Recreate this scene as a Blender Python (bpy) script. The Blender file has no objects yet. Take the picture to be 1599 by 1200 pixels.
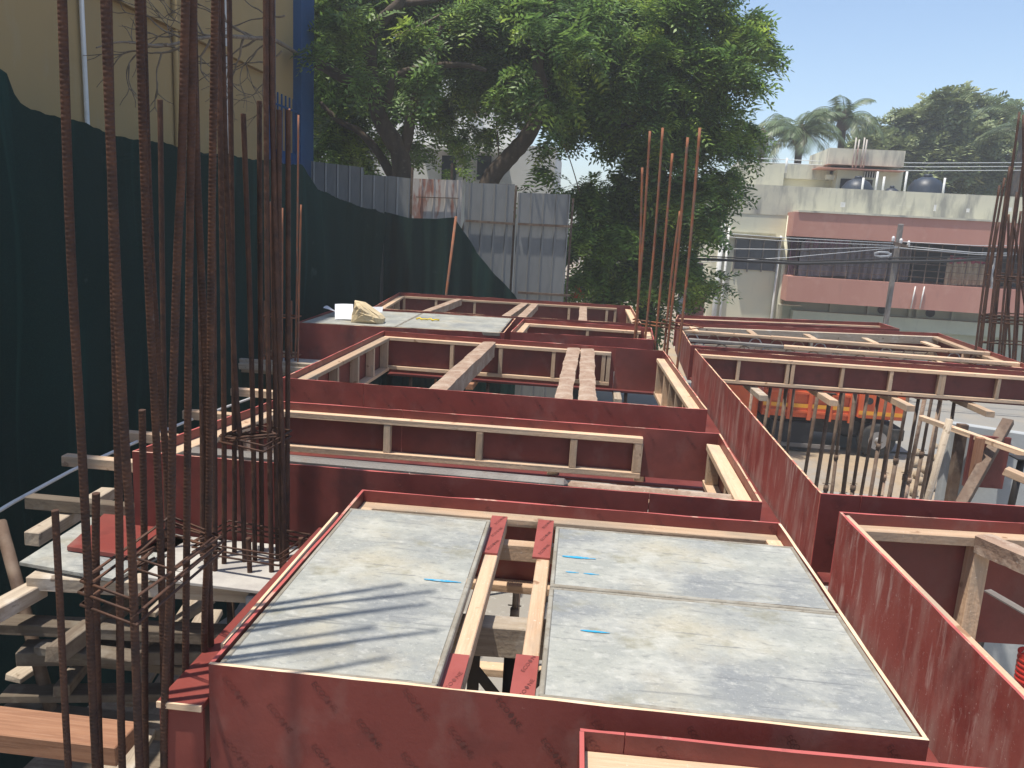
import bpy, math, random
import numpy as np
from mathutils import Vector, Matrix
random.seed(7); rng = np.random.default_rng(11)
S = bpy.context.scene
COL = S.collection
# ------------------------------------------------------------------ camera
FPX, W, H, CH = 1230.0, 1599.0, 1200.0, 1.5
def _cam_axes():
    Y = np.array([915 - W/2, -(360 - H/2), -FPX]); Y /= np.linalg.norm(Y)
    h = np.array([1, -0.056, 0.0]); Z = np.cross(h, Y); Z /= np.linalg.norm(Z)
    if Z[1] < 0: Z = -Z
    return np.array([np.cross(Y, Z), Y, Z])
CM = _cam_axes()
cam_d = bpy.data.cameras.new('camera'); cam = bpy.data.objects.new('camera', cam_d); COL.objects.link(cam)
cam_d.sensor_width = 36; cam_d.lens = 36*FPX/W; cam_d.clip_start = 0.05; cam_d.clip_end = 2000
m4 = Matrix([list(CM[0])+[0], list(CM[1])+[0], list(CM[2])+[CH], [0, 0, 0, 1]])
cam.matrix_world = m4; S.camera = cam
# ------------------------------------------------------------------ light
SUN_EL = math.radians(74); SUN_AZ = math.radians(240)      # azimuth of the sun, clockwise from +Y
wd = bpy.data.worlds.new('World'); S.world = wd; wd.use_nodes = True
nt = wd.node_tree; nt.nodes.clear()
sky = nt.nodes.new('ShaderNodeTexSky'); sky.sky_type = 'NISHITA'; sky.sun_disc = False
sky.sun_elevation = SUN_EL; sky.sun_rotation = SUN_AZ; sky.dust_density = 1.0; sky.air_density = 1.0; sky.ozone_density = 1.2
bg = nt.nodes.new('ShaderNodeBackground'); bg.inputs[1].default_value = 0.15
wo = nt.nodes.new('ShaderNodeOutputWorld'); nt.links.new(sky.outputs[0], bg.inputs[0]); nt.links.new(bg.outputs[0], wo.inputs[0])
sd = bpy.data.lights.new('sun', 'SUN'); sd.energy = 4.6; sd.angle = math.radians(0.9); sd.color = (1.0, 0.94, 0.83)
so = bpy.data.objects.new('sun', sd); COL.objects.link(so)
sv = Vector((math.sin(SUN_AZ)*math.cos(SUN_EL), math.cos(SUN_AZ)*math.cos(SUN_EL), math.sin(SUN_EL)))
so.rotation_euler = sv.to_track_quat('Z', 'Y').to_euler(); so.location = (0, 0, 30)
S.view_settings.view_transform = 'Standard'; S.view_settings.look = 'None'; S.view_settings.gamma = 1
S.view_settings.exposure = 0.42
GZ = -3.9
# ------------------------------------------------------------------ pixel -> real plane helpers (photo pixels, 1599x1200)
def ray(px, py): return CM @ np.array([px - W/2, -(py - H/2), -FPX])
def at(px, py, z=0.0):
    d = ray(px, py); t = (z - CH)/d[2]; return Vector((d[0]*t, d[1]*t, z))
def aty(px, py, y):
    d = ray(px, py); t = y/d[1]; return Vector((d[0]*t, y, CH + d[2]*t))
def atx(px, py, x):
    d = ray(px, py); t = x/d[0]; return Vector((x, d[1]*t, CH + d[2]*t))
# ------------------------------------------------------------------ materials
def _n(nt, t, **k):
    n = nt.nodes.new(t)
    for a, b in k.items(): setattr(n, a, b)
    return n
def mat(name, base, layers=(), rough=0.7, bump=0.0, bscale=60, metal=0.0, coord='lc', spec=0.4, trans=0.0, island=0.0, coat=0.0, var=0.0):
    """layers: (scale, stretch xyz, colour, low, high, strength, detail)"""
    m = bpy.data.materials.new(name); m.use_nodes = True; nt = m.node_tree; nt.nodes.clear(); L = nt.links.new
    out = _n(nt, 'ShaderNodeOutputMaterial'); bs = _n(nt, 'ShaderNodeBsdfPrincipled')
    bs.inputs['Roughness'].default_value = rough; bs.inputs['Metallic'].default_value = metal
    bs.inputs['Specular IOR Level'].default_value = spec; bs.inputs['Coat Weight'].default_value = coat
    if coord == 'lc': tc = _n(nt, 'ShaderNodeAttribute', attribute_name='lc').outputs['Vector']
    else: tc = _n(nt, 'ShaderNodeTexCoord').outputs['Object']
    rgb = _n(nt, 'ShaderNodeRGB'); rgb.outputs[0].default_value = (*base, 1); cur = rgb.outputs[0]
    for i, ly in enumerate(layers):
        sc, st, c, lo, hi, s, det = ly
        mp = _n(nt, 'ShaderNodeMapping'); mp.inputs['Scale'].default_value = st; mp.inputs['Location'].default_value = (i*3.7, i*1.3, i*2.1)
        L(tc, mp.inputs['Vector'])
        nz = _n(nt, 'ShaderNodeTexNoise'); nz.inputs['Scale'].default_value = sc; nz.inputs['Detail'].default_value = det; nz.inputs['Roughness'].default_value = 0.6
        L(mp.outputs[0], nz.inputs['Vector'])
        mr = _n(nt, 'ShaderNodeMapRange'); mr.inputs['From Min'].default_value = lo; mr.inputs['From Max'].default_value = hi; mr.inputs['To Max'].default_value = s
        L(nz.outputs[0], mr.inputs['Value'])
        mx = _n(nt, 'ShaderNodeMix', data_type='RGBA'); L(mr.outputs[0], mx.inputs['Factor']); L(cur, mx.inputs[6]); mx.inputs[7].default_value = (*c, 1)
        cur = mx.outputs[2]
    if island:
        g = _n(nt, 'ShaderNodeNewGeometry'); hs = _n(nt, 'ShaderNodeHueSaturation')
        mr = _n(nt, 'ShaderNodeMapRange'); mr.inputs['To Min'].default_value = 1 - island; mr.inputs['To Max'].default_value = 1 + island
        L(g.outputs['Random Per Island'], mr.inputs['Value']); L(mr.outputs[0], hs.inputs['Value']); L(cur, hs.inputs['Color']); cur = hs.outputs[0]
    if var:
        oi = _n(nt, 'ShaderNodeObjectInfo'); hs = _n(nt, 'ShaderNodeHueSaturation'); mr = _n(nt, 'ShaderNodeMapRange'); mr.inputs['To Min'].default_value = 1 - var; mr.inputs['To Max'].default_value = 1 + var*.5
        L(oi.outputs['Random'], mr.inputs['Value']); L(mr.outputs[0], hs.inputs['Value']); L(cur, hs.inputs['Color']); cur = hs.outputs[0]
    L(cur, bs.inputs['Base Color'])
    if bump:
        nz = _n(nt, 'ShaderNodeTexNoise'); nz.inputs['Scale'].default_value = bscale; nz.inputs['Detail'].default_value = 5; L(tc, nz.inputs['Vector'])
        b = _n(nt, 'ShaderNodeBump'); b.inputs['Strength'].default_value = bump; b.inputs['Distance'].default_value = 0.01
        L(nz.outputs[0], b.inputs['Height']); L(b.outputs[0], bs.inputs['Normal'])
    sh = bs.outputs[0]
    if trans:
        tr = _n(nt, 'ShaderNodeBsdfTranslucent'); L(cur, tr.inputs[0]); ms = _n(nt, 'ShaderNodeMixShader'); ms.inputs[0].default_value = trans
        L(sh, ms.inputs[1]); L(tr.outputs[0], ms.inputs[2]); sh = ms.outputs[0]
    L(sh, out.inputs[0]); return m
A1 = (1, 1, 1)
GR = (0.6, 14, 14)         # grain stretched along local x
M = {}
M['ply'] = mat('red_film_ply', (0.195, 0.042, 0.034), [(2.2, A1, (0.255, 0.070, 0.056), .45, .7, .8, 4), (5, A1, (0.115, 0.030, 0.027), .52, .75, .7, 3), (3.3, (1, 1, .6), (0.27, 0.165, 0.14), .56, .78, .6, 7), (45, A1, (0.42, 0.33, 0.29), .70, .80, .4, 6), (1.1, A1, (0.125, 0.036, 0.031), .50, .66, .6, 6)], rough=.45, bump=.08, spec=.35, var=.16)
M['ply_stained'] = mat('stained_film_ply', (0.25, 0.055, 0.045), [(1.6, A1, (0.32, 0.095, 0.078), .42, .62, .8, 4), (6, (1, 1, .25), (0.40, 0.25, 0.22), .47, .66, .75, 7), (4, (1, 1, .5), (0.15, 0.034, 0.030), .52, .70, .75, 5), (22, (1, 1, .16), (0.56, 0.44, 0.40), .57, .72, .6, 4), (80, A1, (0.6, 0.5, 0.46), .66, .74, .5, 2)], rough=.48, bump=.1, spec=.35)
M['ply_dark'] = mat('shade_darkened_film_ply', (0.130, 0.029, 0.025), [(2.5, A1, (0.17, 0.042, 0.035), .4, .65, .8, 4), (6, A1, (0.075, 0.021, 0.020), .52, .7, .6, 3), (3.1, (1, 1, .7), (0.21, 0.12, 0.105), .58, .78, .55, 6), (45, A1, (0.36, 0.29, 0.26), .70, .80, .4, 6)], rough=.45, bump=.06, spec=.35)  # film ply with shade put into the colour, for faces that get little light
M['ply_edge'] = mat('plywood_edge', (0.62, 0.42, 0.27), [(6, (1, 1, 1), (0.42, 0.12, 0.10), .50, .54, .9, 3), (40, GR, (0.45, 0.27, 0.16), .5, .7, .6, 3)], rough=.8)
M['ply_edge_cream'] = mat('raw_plywood_edge', (0.70, 0.50, 0.33), [(30, GR, (0.5, 0.33, 0.2), .5, .7, .6, 3), (3, A1, (0.74, 0.6, 0.46), .5, .7, .6, 3)], rough=.8)
M['ply_edge_red'] = mat('painted_ply_edge', (0.42, 0.095, 0.085), [(4, A1, (0.55, 0.36, 0.27), .56, .62, .8, 5), (14, A1, (0.30, 0.08, 0.07), .55, .65, .7, 4)], rough=.6)
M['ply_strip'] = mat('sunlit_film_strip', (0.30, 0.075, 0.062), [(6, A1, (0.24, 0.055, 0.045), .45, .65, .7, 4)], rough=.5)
M['mark'] = mat('printed_ink', (0.098, 0.029, 0.025), [(5, A1, (0.175, 0.045, 0.037), .40, .56, .97, 5)], rough=.5)
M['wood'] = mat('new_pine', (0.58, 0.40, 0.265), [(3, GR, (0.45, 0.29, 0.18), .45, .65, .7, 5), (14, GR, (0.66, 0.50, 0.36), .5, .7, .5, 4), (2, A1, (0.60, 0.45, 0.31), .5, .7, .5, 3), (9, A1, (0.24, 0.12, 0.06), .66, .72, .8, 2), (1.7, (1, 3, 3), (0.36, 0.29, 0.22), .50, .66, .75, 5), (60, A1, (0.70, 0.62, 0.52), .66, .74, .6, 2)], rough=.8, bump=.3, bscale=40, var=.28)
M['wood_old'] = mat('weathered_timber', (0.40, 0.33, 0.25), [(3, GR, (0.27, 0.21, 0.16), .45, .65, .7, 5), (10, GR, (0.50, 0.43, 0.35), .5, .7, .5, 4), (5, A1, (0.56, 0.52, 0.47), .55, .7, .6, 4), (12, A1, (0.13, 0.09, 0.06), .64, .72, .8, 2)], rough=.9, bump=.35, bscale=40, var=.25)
M['wood_dull'] = mat('shade_darkened_timber', (0.17, 0.135, 0.10), [(3, GR, (0.11, 0.08, 0.06), .45, .65, .7, 5), (6, A1, (0.27, 0.235, 0.19), .52, .68, .7, 6)], rough=.95, bump=.35, bscale=40, var=.35)  # old dirty timber, darkened further in colour to stand in for shade
M['wood_brown'] = mat('brown_timber', (0.30, 0.15, 0.085), [(3, GR, (0.2, 0.09, 0.05), .45, .65, .7, 5), (10, GR, (0.38, 0.22, 0.14), .5, .7, .5, 4)], rough=.8, bump=.15, bscale=40)
M['crust'] = mat('cement_crusted_wood', (0.30, 0.205, 0.15), [(5, A1, (0.42, 0.33, 0.26), .45, .62, .8, 5), (16, A1, (0.22, 0.13, 0.09), .52, .68, .7, 5), (50, A1, (0.66, 0.6, 0.54), .62, .72, .5, 3)], rough=.95, bump=.5, bscale=35)
M['pipe_grey'] = mat('cement_stained_steel', (0.15, 0.135, 0.125), [(5, (.5, 1, 1), (0.26, 0.24, 0.22), .45, .65, .8, 5), (14, A1, (0.16, 0.12, 0.10), .55, .7, .7, 4)], rough=.6, bump=.2, bscale=60)
M['plate'] = mat('cement_coated_plate', (0.31, 0.315, 0.285), [(1.5, (1, 1.3, 1), (0.19, 0.20, 0.21), .42, .64, .8, 7), (2.4, A1, (0.41, 0.37, 0.28), .50, .68, .65, 8), (6, (.9, 1.2, 1), (0.44, 0.435, 0.39), .47, .66, .65, 10), (1.1, (1.2, 1, 1), (0.17, 0.18, 0.19), .55, .68, .5, 9), (26, (.8, 1.2, 1), (0.50, 0.495, 0.46), .56, .74, .55, 9), (40, (.5, 1, 1), (0.15, 0.155, 0.155), .54, .72, .6, 9), (150, A1, (0.60, 0.59, 0.55), .62, .73, .5, 3), (4.5, A1, (0.20, 0.185, 0.12), .60, .72, .6, 6), (18, (.08, 1.6, 1), (0.13, 0.135, 0.14), .62, .68, .5, 3)], rough=.6, bump=.45, bscale=45, coord='obj')
M['plate_edge'] = mat('plate_border_timber', (0.23, 0.205, 0.165), [(5, A1, (0.33, 0.315, 0.275), .45, .60, .85, 6), (30, A1, (0.14, 0.115, 0.085), .55, .7, .6, 4)], rough=.9, bump=.3)
M['blue'] = mat('blue_chalk', (0.03, 0.30, 0.52), [(30, (1, 1, 1), (0.25, 0.38, 0.46), .5, .66, .8, 4)], rough=.8)
M['soffit'] = mat('beam_soffit_board', (0.42, 0.40, 0.37), [(4, A1, (0.27, 0.25, 0.24), .45, .65, .7, 5), (20, A1, (0.55, 0.53, 0.5), .6, .7, .5, 4)], rough=.85)
M['rust'] = mat('rusty_rebar', (0.070, 0.034, 0.023), [(6, (1, 1, 1), (0.120, 0.054, 0.031), .45, .65, .8, 4), (11, A1, (0.035, 0.022, 0.019), .5, .7, .8, 4), (50, A1, (0.19, 0.09, 0.05), .62, .75, .6, 3), (5, A1, (0.23, 0.21, 0.19), .70, .78, .6, 4)], rough=.75, metal=.15, coord='obj', spec=.45)
M['rust_bright'] = mat('bright_rusty_rebar', (0.22, 0.085, 0.045), [(3, A1, (0.34, 0.12, 0.05), .45, .65, .8, 4), (7, A1, (0.17, 0.13, 0.10), .5, .7, .8, 4)], rough=.8, coord='obj')
M['dark_steel'] = mat('dark_prop_steel', (0.030, 0.026, 0.024), [(8, A1, (0.07, 0.045, 0.03), .5, .7, .7, 4)], rough=.6, metal=.3)
M['prop_steel'] = mat('rusty_prop_steel', (0.13, 0.085, 0.06), [(5, A1, (0.21, 0.16, 0.12), .45, .65, .8, 4), (9, A1, (0.06, 0.035, 0.025), .5, .7, .8, 4)], rough=.75, metal=.15)
M['net'] = mat('green_shade_net', (0.0035, 0.016, 0.015), [(.7, (1, 1, .3), (0.006, 0.027, 0.025), .45, .65, .7, 3), (200, A1, (0.012, 0.048, 0.042), .5, .6, .5, 1), (1.6, (1, 2.5, .06), (0.011, 0.044, 0.040), .56, .66, .7, 3), (3, A1, (0.05, 0.075, 0.068), .66, .74, .5, 5)], rough=.9, coord='obj', trans=.035, spec=.1, bump=.3, bscale=150)
M['sheet'] = mat('galvanised_sheet', (0.21, 0.215, 0.215), [(2, (1, 1, .3), (0.27, 0.275, 0.27), .45, .65, .6, 4), (7, (1, 1, .2), (0.14, 0.15, 0.16), .5, .7, .5, 4)], rough=.5, metal=.3, coord='obj')
M['sheet_light'] = mat('pale_rusting_sheet', (0.46, 0.42, 0.38), [(3, (1.2, 1, .25), (0.25, 0.08, 0.045), .50, .56, .85, 4), (9, (1, 1, .3), (0.36, 0.33, 0.3), .5, .7, .6, 4)], rough=.6, coord='obj')
M['yellow_wall'] = mat('yellow_plaster', (0.38, 0.27, 0.125), [(.6, A1, (0.34, 0.25, 0.125), .45, .65, .7, 3), (4, (1, 1, .3), (0.38, 0.30, 0.18), .58, .75, .5, 4)], rough=.95, bump=.08, coord='obj')
M['blue_paint'] = mat('blue_wall_paint', (0.010, 0.070, 0.20), [(3, A1, (0.014, 0.09, 0.24), .5, .7, .6, 3)], rough=.7, coord='obj')
M['cream_wall'] = mat('cream_stained_plaster', (0.66, 0.62, 0.47), [(.35, A1, (0.50, 0.52, 0.44), .45, .65, .7, 3), (2.2, (1, 1, .25), (0.42, 0.40, 0.33), .58, .72, .5, 4)], rough=.95, coord='obj')
M['stained'] = mat('rain_streaked_parapet', (0.56, 0.54, 0.43), [(2.2, (1, 1, .22), (0.20, 0.20, 0.19), .50, .68, .8, 6), (.8, (1, 1, .8), (0.34, 0.34, 0.31), .50, .70, .6, 6), (9, (1, 1, .2), (0.62, 0.60, 0.52), .6, .75, .5, 4)], rough=.95, coord='obj')
M['pink_wall'] = mat('salmon_plaster', (0.47, 0.235, 0.185), [(.8, (1, 1, .4), (0.43, 0.20, 0.16), .45, .65, .7, 4), (5, (1, 1, .2), (0.35, 0.18, 0.15), .58, .75, .5, 4), (2, A1, (0.52, 0.29, 0.23), .55, .7, .5, 3)], rough=.95, coord='obj')
M['green_wall'] = mat('pale_green_plaster', (0.42, 0.47, 0.39), [(1, A1, (0.36, 0.40, 0.34), .45, .65, .7, 4), (4, (1, 1, .2), (0.28, 0.31, 0.27), .58, .75, .5, 4)], rough=.95, coord='obj')
M['white_wall'] = mat('white_plaster', (0.68, 0.68, 0.66), [(1, A1, (0.58, 0.58, 0.56), .45, .65, .7, 4)], rough=.9, coord='obj')
M['white_pipe'] = mat('white_pvc', (0.66, 0.66, 0.64), [(6, A1, (0.5, 0.5, 0.48), .5, .7, .6, 3)], rough=.5)
M['dark'] = mat('dark_recess', (0.022, 0.022, 0.026), [(3, A1, (0.05, 0.05, 0.055), .5, .7, .7, 4)], rough=.8, coord='obj')
M['glass'] = mat('dark_window_glass', (0.045, 0.055, 0.075), [(2, A1, (0.07, 0.085, 0.11), .5, .7, .7, 3)], rough=.25, coord='obj', spec=.6)
M['tank'] = mat('black_tank_plastic', (0.022, 0.03, 0.045), [(3, A1, (0.045, 0.06, 0.085), .5, .7, .6, 3)], rough=.45)
M['concrete'] = mat('bare_concrete', (0.35, 0.37, 0.38), [(1.5, A1, (0.27, 0.29, 0.31), .45, .65, .7, 5), (6, A1, (0.45, 0.46, 0.46), .55, .7, .6, 5)], rough=.9, bump=.15, coord='obj')
M['dirt'] = mat('sandy_ground', (0.33, 0.25, 0.165), [(.5, A1, (0.26, 0.24, 0.215), .45, .6, .85, 5), (4, A1, (0.27, 0.20, 0.13), .52, .7, .7, 6), (18, A1, (0.44, 0.37, 0.28), .58, .7, .6, 5), (2, (1, .3, 1), (0.20, 0.165, 0.12), .55, .68, .6, 6)], rough=.95, bump=.5, bscale=8, coord='obj')
M['road'] = mat('dusty_road', (0.23, 0.225, 0.21), [(.8, A1, (0.28, 0.25, 0.21), .45, .65, .7, 5), (30, A1, (0.2, 0.2, 0.2), .55, .7, .5, 3)], rough=.95, coord='obj')
M['slab'] = mat('dusty_floor_slab', (0.28, 0.26, 0.23), [(1, A1, (0.27, 0.25, 0.23), .45, .65, .7, 5), (9, A1, (0.48, 0.46, 0.42), .58, .7, .6, 5)], rough=.95, bump=.2, coord='obj')
M['bark'] = mat('grey_bark', (0.075, 0.055, 0.040), [(4, (1, 1, .3), (0.035, 0.026, 0.02), .45, .65, .8, 5), (8, A1, (0.13, 0.105, 0.08), .58, .7, .6, 4)], rough=.95, bump=.6, bscale=18, coord='obj')
M['twig'] = mat('dry_twig', (0.20, 0.16, 0.12), [(8, A1, (0.10, 0.075, 0.055), .45, .65, .8, 3)], rough=.95, coord='obj')
M['leaf'] = mat('fresh_leaves', (0.155, 0.25, 0.055), [(.55, A1, (0.075, 0.15, 0.042), .46, .62, .85, 4), (.9, A1, (0.33, 0.43, 0.07), .52, .64, .9, 4)], rough=.45, coord='obj', trans=.45, island=.6, spec=.4)
M['leaf_far'] = mat('far_tree_leaves', (0.24, 0.28, 0.13), [(.4, A1, (0.15, 0.20, 0.10), .45, .62, .8, 3), (.7, A1, (0.33, 0.34, 0.15), .56, .70, .7, 3)], rough=.6, coord='obj', trans=.2, island=.4)
M['palm'] = mat('palm_fronds', (0.095, 0.135, 0.062), [(.6, A1, (0.19, 0.21, 0.11), .52, .66, .8, 3)], rough=.45, coord='obj', trans=.2, island=.4)
M['orange'] = mat('orange_truck_paint', (0.62, 0.115, 0.035), [(2, A1, (0.50, 0.085, 0.03), .45, .65, .7, 4), (9, A1, (0.35, 0.09, 0.05), .62, .75, .6, 4)], rough=.5, coord='obj')
M['yellow'] = mat('yellow_strip', (0.72, 0.33, 0.03), rough=.5)
M['rubber'] = mat('tyre_rubber', (0.03, 0.03, 0.03), [(6, A1, (0.09, 0.08, 0.07), .5, .7, .6, 3)], rough=.9)
M['rim'] = mat('wheel_rim', (0.30, 0.29, 0.28), [(6, A1, (0.18, 0.16, 0.15), .5, .7, .6, 3)], rough=.6, metal=.3)
M['wire'] = mat('black_cable', (0.02, 0.02, 0.022), rough=.6)
M['wire_pale'] = mat('weathered_bare_wire', (0.48, 0.50, 0.52), rough=.5, metal=.2)
M['paper'] = mat('white_paper', (0.80, 0.82, 0.88), [(30, (1, 8, 1), (0.66, 0.68, 0.78), .5, .7, .4, 2)], rough=.8, trans=.35)
M['sack'] = mat('tan_cement_sack', (0.60, 0.48, 0.30), [(8, A1, (0.46, 0.35, 0.20), .45, .65, .7, 5), (25, A1, (0.7, 0.6, 0.42), .58, .7, .6, 4)], rough=.9, bump=.4, bscale=25, coord='obj')
M['cloth_grey'] = mat('grey_curtain_cloth', (0.21, 0.19, 0.20), [(4, (1, 1, .1), (0.12, 0.10, 0.11), .45, .6, .8, 3)], rough=.95, coord='obj')
M['cloth_plum'] = mat('plum_cloth', (0.20, 0.11, 0.15), [(4, (1, 1, .3), (0.13, 0.07, 0.1), .45, .6, .8, 3)], rough=.95, coord='obj')
M['cloth_tan'] = mat('tan_check_cloth', (0.40, 0.32, 0.22), [(6, (1, 1, .3), (0.28, 0.2, 0.14), .45, .6, .8, 3)], rough=.95, coord='obj')
M['cloth_red'] = mat('crimson_border', (0.32, 0.06, 0.09), rough=.95, coord='obj')
M['red_plastic'] = mat('red_plastic', (0.58, 0.05, 0.04), [(6, A1, (0.45, 0.07, 0.05), .5, .7, .6, 3)], rough=.4)
M['white_plastic'] = mat('white_plastic', (0.7, 0.7, 0.7), rough=.5)
M['head'] = mat('clear_lamp_glass', (0.85, 0.88, 0.9), rough=.08, metal=.9)
M['brick'] = mat('brick_red', (0.36, 0.13, 0.07), [(5, A1, (0.25, 0.1, 0.06), .5, .7, .6, 3)], rough=.9, coord='obj')
M['yellow_tape'] = mat('yellow_tape', (0.72, 0.52, 0.02), rough=.6)
# ------------------------------------------------------------------ object helpers
class MB:
    def __init__(s): s.v = []; s.f = []; s.lc = []; s.mi = []; s.sm = []
    def add(s, vs, fs, lcs=None, mi=0, smooth=False):
        b = len(s.v); s.v += [tuple(v) for v in vs]
        s.lc += [tuple(l) for l in (lcs if lcs is not None else vs)]
        for i, f in enumerate(fs):
            s.f.append(tuple(b + k for k in f)); s.mi.append(mi[i] if isinstance(mi, (list, tuple)) else mi); s.sm.append(smooth)
        return s
    def hexa(s, P, lcs, mi=0, top=None):
        """P: bottom 4 ccw then top 4"""
        fs = [(3, 2, 1, 0), (4, 5, 6, 7), (0, 1, 5, 4), (1, 2, 6, 5), (2, 3, 7, 6), (3, 0, 4, 7)]
        m = [mi]*6
        if top is not None: m[1] = top
        return s.add(P, fs, lcs, m)
    def bar(s, p, q, w, h, up=(0, 0, 1), mi=0, top=None, jit=0.0, zc=0.0):
        """beam p->q along its centre line, w across, h along up"""
        p = Vector(p); q = Vector(q); d = q - p; L = d.length
        if L < 1e-6: return s
        d = d/L; u = Vector(up); r = d.cross(u)
        if r.length < 1e-4: r = d.cross(Vector((1, 0, 0)))
        r.normalize(); u = r.cross(d).normalized()
        o = Vector((random.random()*50, random.random()*50, random.random()*50))
        P = []; lc = []
        for (e, a, b) in ((0, -1, -1), (1, -1, -1), (1, 1, -1), (0, 1, -1), (0, -1, 1), (1, -1, 1), (1, 1, 1), (0, 1, 1)):
            j = Vector((random.uniform(-jit, jit), random.uniform(-jit, jit), random.uniform(-jit, jit))) if jit else Vector((0, 0, 0))
            P.append(p + d*(L*e) - r*(a*w/2) + u*(b*h/2) + j); lc.append(o + Vector((L*e, a*w/2, b*h/2)))
        P = [P[3], P[2], P[1], P[0], P[7], P[6], P[5], P[4]] if False else P
        fs = [(3, 2, 1, 0), (4, 5, 6, 7), (0, 1, 5, 4), (1, 2, 6, 5), (2, 3, 7, 6), (3, 0, 4, 7)]
        fs = [tuple(reversed(f)) for f in fs] if (Vector(P[1]) - Vector(P[0])).cross(Vector(P[3]) - Vector(P[0])).dot(u) < 0 else fs
        m = [mi]*6
        if top is not None: m[1] = top
        return s.add(P, fs, lc, m)
    def box(s, x0, x1, y0, y1, z0, z1, mi=0, top=None):
        if x1 - x0 >= y1 - y0: return s.bar(((x0), (y0+y1)/2, (z0+z1)/2), (x1, (y0+y1)/2, (z0+z1)/2), y1-y0, z1-z0, mi=mi, top=top)
        return s.bar(((x0+x1)/2, y0, (z0+z1)/2), ((x0+x1)/2, y1, (z0+z1)/2), x1-x0, z1-z0, mi=mi, top=top)
    def tube(s, pts, r, n=8, mi=0, caps=True, rib=0.0, pitch=.012, step=None, ph=0.0):
        pts = [Vector(p) for p in pts]
        if step:                                             # resample
            new = [pts[0]]; rr = []
            for a, b in zip(pts[:-1], pts[1:]):
                k = max(1, int((b-a).length/step)); new += [a.lerp(b, (i+1)/k) for i in range(k)]
            pts = new
        N = len(pts); R = r if isinstance(r, (list, tuple)) else None
        vs = []; lc = []; acc = 0; o = random.random()*40; U = None
        for i, p in enumerate(pts):
            d = (pts[min(i+1, N-1)] - pts[max(i-1, 0)]); d = d.normalized() if d.length > 0 else Vector((0, 0, 1))
            if i: acc += (p - pts[i-1]).length
            if U is None:
                U = d.orthogonal().normalized()
            U = (U - d*U.dot(d)).normalized(); V = d.cross(U)
            for k in range(n):
                a = 2*math.pi*k/n
                rad = (R[i] if R else r)
                if rib:
                    t = ((acc/pitch) + (k/n)*0.9*(1 if k*2 < n else -1) + ph) % 1.0
                    rad = rad*(1 + (rib if t < .35 else 0)) if (k % (n//2)) else rad*(1+rib*.8)
                vs.append(p + U*math.cos(a)*rad + V*math.sin(a)*rad); lc.append((o + acc, math.cos(a)*rad, math.sin(a)*rad))
        fs = [(i*n+k, i*n+(k+1) % n, (i+1)*n+(k+1) % n, (i+1)*n+k) for i in range(N-1) for k in range(n)]
        s.add(vs, fs, lc, mi, True)
        if caps:
            b = len(s.v) - len(vs)
            s.f.append(tuple(b + k for k in reversed(range(n)))); s.mi.append(mi); s.sm.append(False)
            s.f.append(tuple(b + (N-1)*n + k for k in range(n))); s.mi.append(mi); s.sm.append(False)
        return s
    def lathe(s, c, prof, n=24, axis='z', mi=0):
        c = Vector(c); vs = []
        for (r, z) in prof:
            for k in range(n):
                a = 2*math.pi*k/n
                vs.append(c + (Vector((r*math.cos(a), r*math.sin(a), z)) if axis == 'z' else Vector((r*math.cos(a), z, r*math.sin(a)))))
        fs = [(i*n+k, i*n+(k+1) % n, (i+1)*n+(k+1) % n, (i+1)*n+k) for i in range(len(prof)-1) for k in range(n)]
        s.add(vs, fs, None, mi, True)
        b = len(s.v) - len(vs)
        s.f.append(tuple(b + k for k in reversed(range(n)))); s.mi.append(mi); s.sm.append(False)
        s.f.append(tuple(b + (len(prof)-1)*n + k for k in range(n))); s.mi.append(mi); s.sm.append(False)
        return s
    def grid(s, fn, nu, nv, mi=0, smooth=True):
        vs = [fn(i/nu, j/nv) for j in range(nv+1) for i in range(nu+1)]
        fs = [(j*(nu+1)+i, j*(nu+1)+i+1, (j+1)*(nu+1)+i+1, (j+1)*(nu+1)+i) for j in range(nv) for i in range(nu)]
        return s.add(vs, fs, None, mi, smooth)
def world_loc(o):
    l = Vector(o.location)
    while o.parent: o = o.parent; l += Vector(o.location)
    return l
def make(name, mb, mats, parent=None, bevel=0.0, loc=None):
    if not isinstance(mats, (list, tuple)): mats = [mats]
    me = bpy.data.meshes.new(name); org = world_loc(parent) if parent else Vector(loc or (0, 0, 0))
    V = np.array(mb.v, dtype=np.float32) - np.array(org, dtype=np.float32)
    me.from_pydata(V.tolist(), [], mb.f)
    a = me.attributes.new('lc', 'FLOAT_VECTOR', 'POINT'); a.data.foreach_set('vector', np.array(mb.lc, dtype=np.float32).ravel())
    for m in mats: me.materials.append(m)
    me.polygons.foreach_set('material_index', mb.mi); me.polygons.foreach_set('use_smooth', mb.sm)
    me.update()
    o = bpy.data.objects.new(name, me); COL.objects.link(o)
    if parent: o.parent = parent
    else: o.location = org
    if bevel:
        b = o.modifiers.new('bevel', 'BEVEL'); b.width = bevel; b.segments = 1; b.limit_method = 'ANGLE'
    return o
def tag(o, label=None, cat=None, group=None, kind=None):
    if label: o['label'] = label
    if cat: o['category'] = cat
    if group: o['group'] = group
    if kind: o['kind'] = kind
    return o
def thing(name, label, cat, loc, group=None):
    o = bpy.data.objects.new(name, None); COL.objects.link(o); o.location = loc; o.empty_display_size = .1
    return tag(o, label, cat, group)
def solo(name, mb, mats, label, cat, group=None, bevel=0.0):
    V = np.array(mb.v); loc = (float(V[:, 0].mean()), float(V[:, 1].mean()), float(V[:, 2].min()))
    return tag(make(name, mb, mats, None, bevel, loc), label, cat, group)
def struct(name, mb, m): return tag(make(name, mb, m), kind='structure')
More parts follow.
